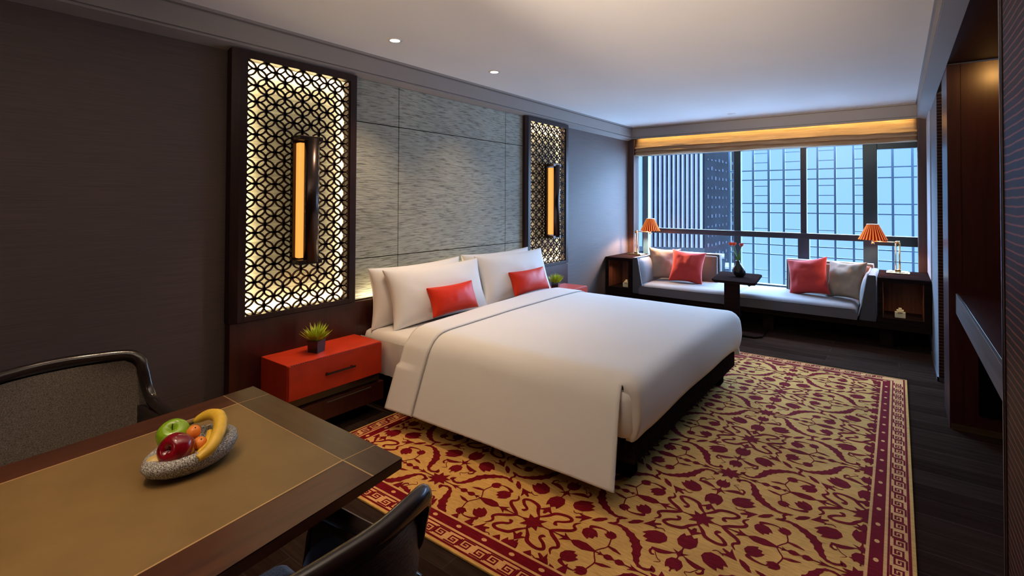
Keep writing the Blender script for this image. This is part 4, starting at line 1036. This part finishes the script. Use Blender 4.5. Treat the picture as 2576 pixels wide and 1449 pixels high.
def ornament(x, y, z, label):
    t = thing('stepped_ornament', label, 'ornament', (x, y, z), group='small ivory stepped ornaments in the cabinet niches')
    b = newbm(); box(b, -0.03, 0.03, -0.045, 0.045, 0, 0.058, 0.004); obj('base_block', b, M_IVORY, t, world=False)
    b = newbm(); box(b, -0.022, 0.022, -0.030, 0.030, 0.060, 0.080, 0.003); obj('middle_block', b, M_IVORY, t, world=False)
    b = newbm(); box(b, -0.014, 0.014, -0.014, 0.014, 0.080, 0.098, 0.003); obj('top_knob', b, M_IVORY, t, world=False)
    b = newbm(); box(b, -0.0335, -0.029, -0.020, 0.020, 0.050, 0.058); obj('slot', b, plain('ivory_shadow', lin(120, 104, 70), 0.5), t, world=False)
    return t
o1 = ornament(6.56, -0.015, 0.309, 'small ivory stepped ornament in the right-hand cabinet niche')
o2 = dup(o1, (6.56, 3.035, 0.309), None, 'small ivory stepped ornament in the left-hand cabinet niche')

# swing-arm brass lamps with pleated shades
def shade_mat():
    m = N('pleated_red_shade'); w_ = m.noise(1.0, 2)
    c = m.n('ShaderNodeTexCoord'); sp = m.n('ShaderNodeSeparateXYZ'); m.l(c.outputs['Object'], sp.inputs[0])
    at = m.n('ShaderNodeMath', operation='ARCTAN2'); m.l(sp.outputs[1], at.inputs[0]); m.l(sp.outputs[0], at.inputs[1])
    mu = m.n('ShaderNodeMath', operation='MULTIPLY'); m.l(at.outputs[0], mu.inputs[0]); mu.inputs[1].default_value = 26
    si = m.n('ShaderNodeMath', operation='SINE'); m.l(mu.outputs[0], si.inputs[0])
    r = m.n('ShaderNodeMapRange'); m.l(si.outputs[0], r.inputs[0]); r.inputs[1].default_value = -1; r.inputs[2].default_value = 1
    col = m.ramp(r.outputs[0], [(0.15, (0.20, 0.008, 0.002, 1)), (0.62, (0.62, 0.045, 0.008, 1)), (0.95, (1.0, 0.36, 0.08, 1))])
    m.l(col, m.b.inputs['Base Color']); m.l(col, m.b.inputs['Emission Color']); m.set(Emission_Strength=0.55, Roughness=0.9, Specular_IOR_Level=0.05); return m.m
M_SHADE = shade_mat(); M_BULB = emit('lit_lamp_bulb', (1.0, 0.8, 0.5), 7.0); M_LINE = plain('cream_shade_band', lin(250, 214, 180), 0.6)
def desk_lamp(x, y, z, dy, label):
    """dy: how far the arm swings along y"""
    t = thing('swing_arm_lamp', label, 'table lamp', (x, y, z), group='brass swing-arm lamps on the bench cabinets')
    b = newbm(); box(b, -0.085, 0.085, -0.105, 0.105, 0, 0.012, 0.004); box(b, -0.07, 0.07, -0.09, 0.09, 0.012, 0.020, 0.003); obj('base', b, M_BRASS, t, world=False)
    b = newbm(); cyl(b, (0, -0.016, 0.018), (0, -0.016, 0.335), 0.0075); cyl(b, (0, 0.018, 0.018), (0, 0.018, 0.335), 0.0055); box(b, -0.014, 0.014, -0.028, 0.028, 0.016, 0.04, 0.003); cyl(b, (0, 0, 0.318), (0, 0, 0.352), 0.020); obj('twin_rods', b, M_BRASS, t, world=False)
    b = newbm(); cyl(b, (0, 0, 0.338), (0, dy, 0.338), 0.0058); cyl(b, (0, dy, 0.318), (0, dy, 0.40), 0.010); cyl(b, (0, dy, 0.310), (0, dy, 0.330), 0.017, 0.012); obj('swing_arm', b, M_BRASS, t, world=False)
    b = newbm(); sg = 156; r0, r1, za, zb = 0.137, 0.055, 0.358, 0.528
    R = []
    for k, (rr, zz) in enumerate(((r0, za), (r1, zb))):
        R.append([b.verts.new((math.cos(2*PI*i/sg)*(rr+(0.0032 if i % 6 < 3 else -0.0032)*(1 if k == 0 else 0.5)), math.sin(2*PI*i/sg)*(rr+(0.0032 if i % 6 < 3 else -0.0032)*(1 if k == 0 else 0.5)), zz)) for i in range(sg)])
    for i in range(sg): b.faces.new((R[0][i], R[0][(i+1) % sg], R[1][(i+1) % sg], R[1][i]))
    for v in b.verts: v.co.y += 0
    s = obj('pleated_shade', b, M_SHADE, t, world=False); s.location = (0, dy, 0)
    b = newbm(); lathe(b, [(r1-0.004, zb-0.002), (r1+0.003, zb), (r1+0.003, zb+0.005), (r1-0.004, zb+0.005)], cy=dy, seg=40); obj('shade_band', b, M_LINE, s, world=False); s.children[0].location = (0, -dy, 0)
    b = newbm(); lathe(b, [(0, 0.452), (0.012, 0.456), (0.022, 0.472), (0.024, 0.490), (0.014, 0.508), (0, 0.515)], cy=dy, seg=16); obj('bulb', b, M_BULB, t, world=False)
    lamp('lamp_bulb_light', 'POINT', (x, y+dy, z+0.425), 80.0 if y > 2 else 16.0, WARM, shadow_soft_size=0.02)
    return t
desk_lamp(6.95, 0.0, 0.721, 0.226, 'brass swing-arm lamp with lit pleated red shade on the right cabinet')
desk_lamp(6.95, 3.065, 0.721, -0.215, 'brass swing-arm lamp with lit pleated red shade on the left cabinet')

# scatter cushions on the daybed
M_CORAL = N('coral_velvet'); _f = M_CORAL.noise(2, 3); M_CORAL.l(M_CORAL.ramp(_f, [(0.3, (0.48, 0.035, 0.035, 1)), (0.7, (0.66, 0.060, 0.045, 1))]), M_CORAL.b.inputs['Base Color']); M_CORAL.set(Roughness=0.7, Sheen_Weight=0.2, Specular_IOR_Level=0.2); M_CORAL = M_CORAL.m
M_SAND = plain('sand_satin', (0.34, 0.265, 0.195, 1), 0.6, var=0.1, ns=5, Specular_IOR_Level=0.2)
def scatter(loc, yaw, lean, mat, label, seed, roll, s=0.46, wrinkle=0.008):
    return pillow('scatter_cushion', s, s, 0.17, loc, yaw, lean, mat, label, 'cushion', seed, 'scatter cushions on the window daybed', roll=roll, pinch=0.13, wrinkle=wrinkle)
YB = -PI/2        # cushions face -X (into the room)
scatter((6.90, 2.62, 0.405), YB+0.55, -0.22, M_SAND, 'sand-coloured cushion against the left arm of the daybed', 11, 0.05, 0.45)
scatter((6.80, 2.30, 0.400), YB+0.15, -0.30, M_CORAL, 'coral red square cushion beside the sand cushion at the left end', 12, 0.08, 0.45)
scatter((6.83, 0.84, 0.400), YB-0.22, -0.30, M_CORAL, 'coral red square cushion at the right end of the daybed', 13, -0.17, 0.45)
scatter((6.80, 0.50, 0.400), YB-0.55, -0.28, M_SAND, 'creased sand-coloured cushion against the right arm of the daybed', 14, -0.06, 0.44, 0.014)

# ------------------------------------------------------------------ C-shaped side table, vase, tulips
st = thing('c_side_table', 'dark wood side table on one flat leg hooked over the daybed', 'side table', (6.2, 1.52, 0))
b = newbm(); cs = [(6.045, 1.262), (6.80, 1.345), (6.84, 1.39), (6.84, 1.80), (6.80, 1.845), (6.12, 1.755), (6.03, 1.70), (6.015, 1.30)]
prism(b, cs, 'z', 0.572, 0.600); bmesh.ops.bevel(b, geom=[e for e in b.edges], offset=0.006, segments=2, affect='EDGES'); obj('tabletop', b, M_DARKWY, st)
b = newbm(); box(b, 6.018, 6.048, 1.425, 1.590, 0.02, 0.585, 0.004); obj('flat_leg', b, M_DARKWY, st)
b = newbm(); prism(b, [(6.0, 1.26), (6.08, 1.20), (6.60, 1.22), (6.66, 1.28), (6.66, 1.72), (6.58, 1.78), (6.06, 1.76), (6.0, 1.70)], 'z', 0.0, 0.022); bmesh.ops.bevel(b, geom=b.edges[:], offset=0.004, segments=1, affect='EDGES'); obj('base_plate', b, M_DARKWY, st)
va = thing('bud_vase', 'black teardrop vase on the side table holding tulips', 'vase', (6.46, 1.525, 0.600))
b = newbm(); prof = [(0.0, 0.0), (0.042, 0.002), (0.062, 0.022), (0.073, 0.055), (0.068, 0.092), (0.048, 0.128), (0.028, 0.156), (0.020, 0.178), (0.023, 0.192), (0.017, 0.190), (0.015, 0.176), (0.0, 0.165)]
lathe(b, prof, seg=36)
for v in b.verts: v.co.y += 0.022*(v.co.z/0.19)**1.5
obj('vase_body', b, plain('black_ceramic', (0.014, 0.013, 0.014, 1), 0.22, var=0.1), va, world=False)
M_STEM = plain('tulip_stem', lin(96, 140, 52), 0.5, var=0.2, ns=30); M_TUL = plain('orange_tulip', lin(236, 92, 48), 0.5, var=0.15, ns=30); M_TULP = plain('pink_tulip', lin(226, 104, 92), 0.5, var=0.12, ns=30)
def tulip(dy, dx, h, label, mat, leaf=0):
    t = thing('tulip', label, 'flower', (6.46, 1.545, 0.785), group='tulips in the black vase')
    top = Vector((dx, dy, h)); b = newbm(); tube(b, [(0, 0, -0.06), (0, 0, 0.0), (dx*0.35, dy*0.35, h*0.45), tuple(top)], 0.0038, 8, 5); obj('stem', b, M_STEM, t, world=False)
    b = newbm()
    for k in range(6):
        a = k*PI/3; r = 0.024 if k % 2 else 0.021
        def petal(u, v, a=a, r=r):
            w_ = (v-0.5)*2*math.sin(min(1, u*1.05+0.12)*PI)**0.6*0.62
            rad = r*(0.35+0.9*math.sin(u*PI*0.62)**0.8)*(1-0.25*u*u)
            return (top.x+math.cos(a+w_)*rad, top.y+math.sin(a+w_)*rad, top.z-0.004+u*0.050)
        grid(b, petal, 7, 5)
    obj('petals', b, mat, t, world=False, recalc=False)
    if leaf:
        b = newbm()
        def lf(u, v): 
            w_ = (v-0.5)*0.022*math.sin((u*0.9+0.1)*PI); return (0.01+w_*0.4, leaf*0.06*u+w_, -0.01+0.13*u-0.03*u*u)
        grid(b, lf, 8, 3); obj('leaf', b, M_STEM, t, world=False, recalc=False)
    return t
tulip(0.082, 0.0, 0.185, 'leftmost orange tulip in the black vase', M_TUL, 0.6)
tulip(0.040, -0.02, 0.188, 'middle orange tulip in the black vase', M_TUL, -0.4)
tulip(-0.040, 0.0, 0.180, 'pinkish tulip on the right of the black vase', M_TULP)

# ------------------------------------------------------------------ right side: post, niche with counter, ribbed wardrobe
ns_ = thing('niche_cabinet', 'tall dark red-brown wood niche unit with side panels on the right wall', 'cabinet', (3.5, -0.6, 0))
b = newbm(); box(b, 4.43, 4.90, -0.345, YR, 0.0, ZCO, 0.003); box(b, 4.43, 4.9, -0.92, -0.34, 0, ZCO); obj('side_panel', b, M_REDW, ns_)
b = newbm(); box(b, 2.21, 4.43, -0.92, -0.905, 0, ZCO); obj('back_panel', b, M_REDW, ns_)
b = newbm(); box(b, 2.21, 4.43, -0.905, YR, ZCO+0.01, ZCO+0.05); obj('soffit', b, M_DARKWH, ns_)
b = newbm(); box(b, 4.418, 4.432, -0.90, YR-0.01, 0.0, 0.035); obj('skirting', b, wood('skirting_oak', lin(58, 42, 22), lin(80, 60, 32), 0.5, axis=1), ns_)
b = newbm(); box(b, 4.412, 4.430, -0.90, -0.415, 0.12, 0.50, 0.001); obj('painted_recess', b, M_BLACK, ns_)  # flat black panel; the shade of an opening is put into its colour
ct = thing('niche_counter', 'grey-edged counter shelf across the dark niche', 'counter', (3.4, -0.6, 0.77))
b = newbm(); box(b, 2.212, 4.428, -0.90, -0.318, 0.888, 0.898, 0.001); obj('counter_top', b, M_REDW, ct)
b = newbm(); box(b, 2.212, 4.428, -0.318, -0.305, 0.768, 0.898, 0.002); obj('apron', b, wood('grey_oak_edge', lin(62, 50, 48), lin(88, 76, 74), 0.7, axis=0, scale=1.5), ct)
b = newbm(); box(b, 2.212, 4.428, -0.90, -0.318, 0.768, 0.888); obj('counter_box', b, M_DARKWH, ct)
wd = thing('ribbed_wardrobe', 'tall dark ribbed wardrobe panel nearest the camera at right', 'wardrobe', (0.8, -0.7, 0))
b = newbm(); box(b, -0.6, 2.185, -1.0, YR, 0.0, ZC-0.005, 0.002); obj('ribbed_front', b, M_RIB, wd)
b = newbm(); box(b, 2.185, 2.205, -1.0, YR+0.004, 0.0, ZC-0.005, 0.002); obj('edge_strip', b, M_DARKW, wd)
b = newbm(); box(b, 2.198, 2.207, YR+0.002, YR+0.007, 0.0, ZC-0.005); obj('metal_trim', b, M_STEEL, wd)
# ribbed end face of the grey wall
rp = thing('ribbed_end_panel', 'narrow brown ribbed panel edging the grey wall beside the bench', 'wall panel', (5.52, -0.4, 0.036))
b = newbm(); box(b, 5.512, 5.5295, -0.345, YR, 0.036, ZCO, 0.002); obj('ribbed_strip', b, M_RIB2, rp)
b = newbm(); box(b, 5.512, 5.5295, -0.74, -0.352, 0.036, ZCO, 0.002); obj('ribbed_strip', b, M_RIB2, rp)
b = newbm(); box(b, 5.505, 5.512, -0.350, -0.343, 0.036, ZCO); obj('groove_strip', b, M_REDW, rp)
b = newbm(); box(b, 6.445, 7.19, YR-0.001, YR+0.008, 0.73, ZCO); struct('trim_5', b, plain('pale_wall_strip', (0.42, 0.42, 0.44, 1), 0.6, var=0.02))  # paler strip laid over the right wall at its window end

# ------------------------------------------------------------------ ceiling downlights
M_LENS = emit('downlight_lens', (1.0, 0.90, 0.78), 5); M_CANW = plain('white_rim', (0.7, 0.68, 0.65, 1), 0.5)
def downlight(x, y, label, lit=True):
    t = thing('downlight', label, 'ceiling light', (x, y, ZC), group='recessed ceiling downlights')
    b = newbm(); lathe(b, [(0.030, -0.004), (0.044, -0.006), (0.050, -0.001), (0.050, 0.0)], seg=32); obj('rim', b, M_CANW, t, world=False)
    b = newbm(); lathe(b, [(0.0, -0.003), (0.018, -0.0035), (0.034, -0.0062)] if lit else [(0.0, -0.001), (0.03, -0.002)], seg=24); obj('lens', b, M_LENS if lit else M_CANW, t, world=False)
    return t
downlight(2.29, 2.80, 'lit downlight in the ceiling above the near nightstand')
downlight(3.36, 2.79, 'lit downlight in the ceiling above the bed pillows')
downlight(6.73, 1.68, 'faint unlit downlight in the ceiling close to the window', False)
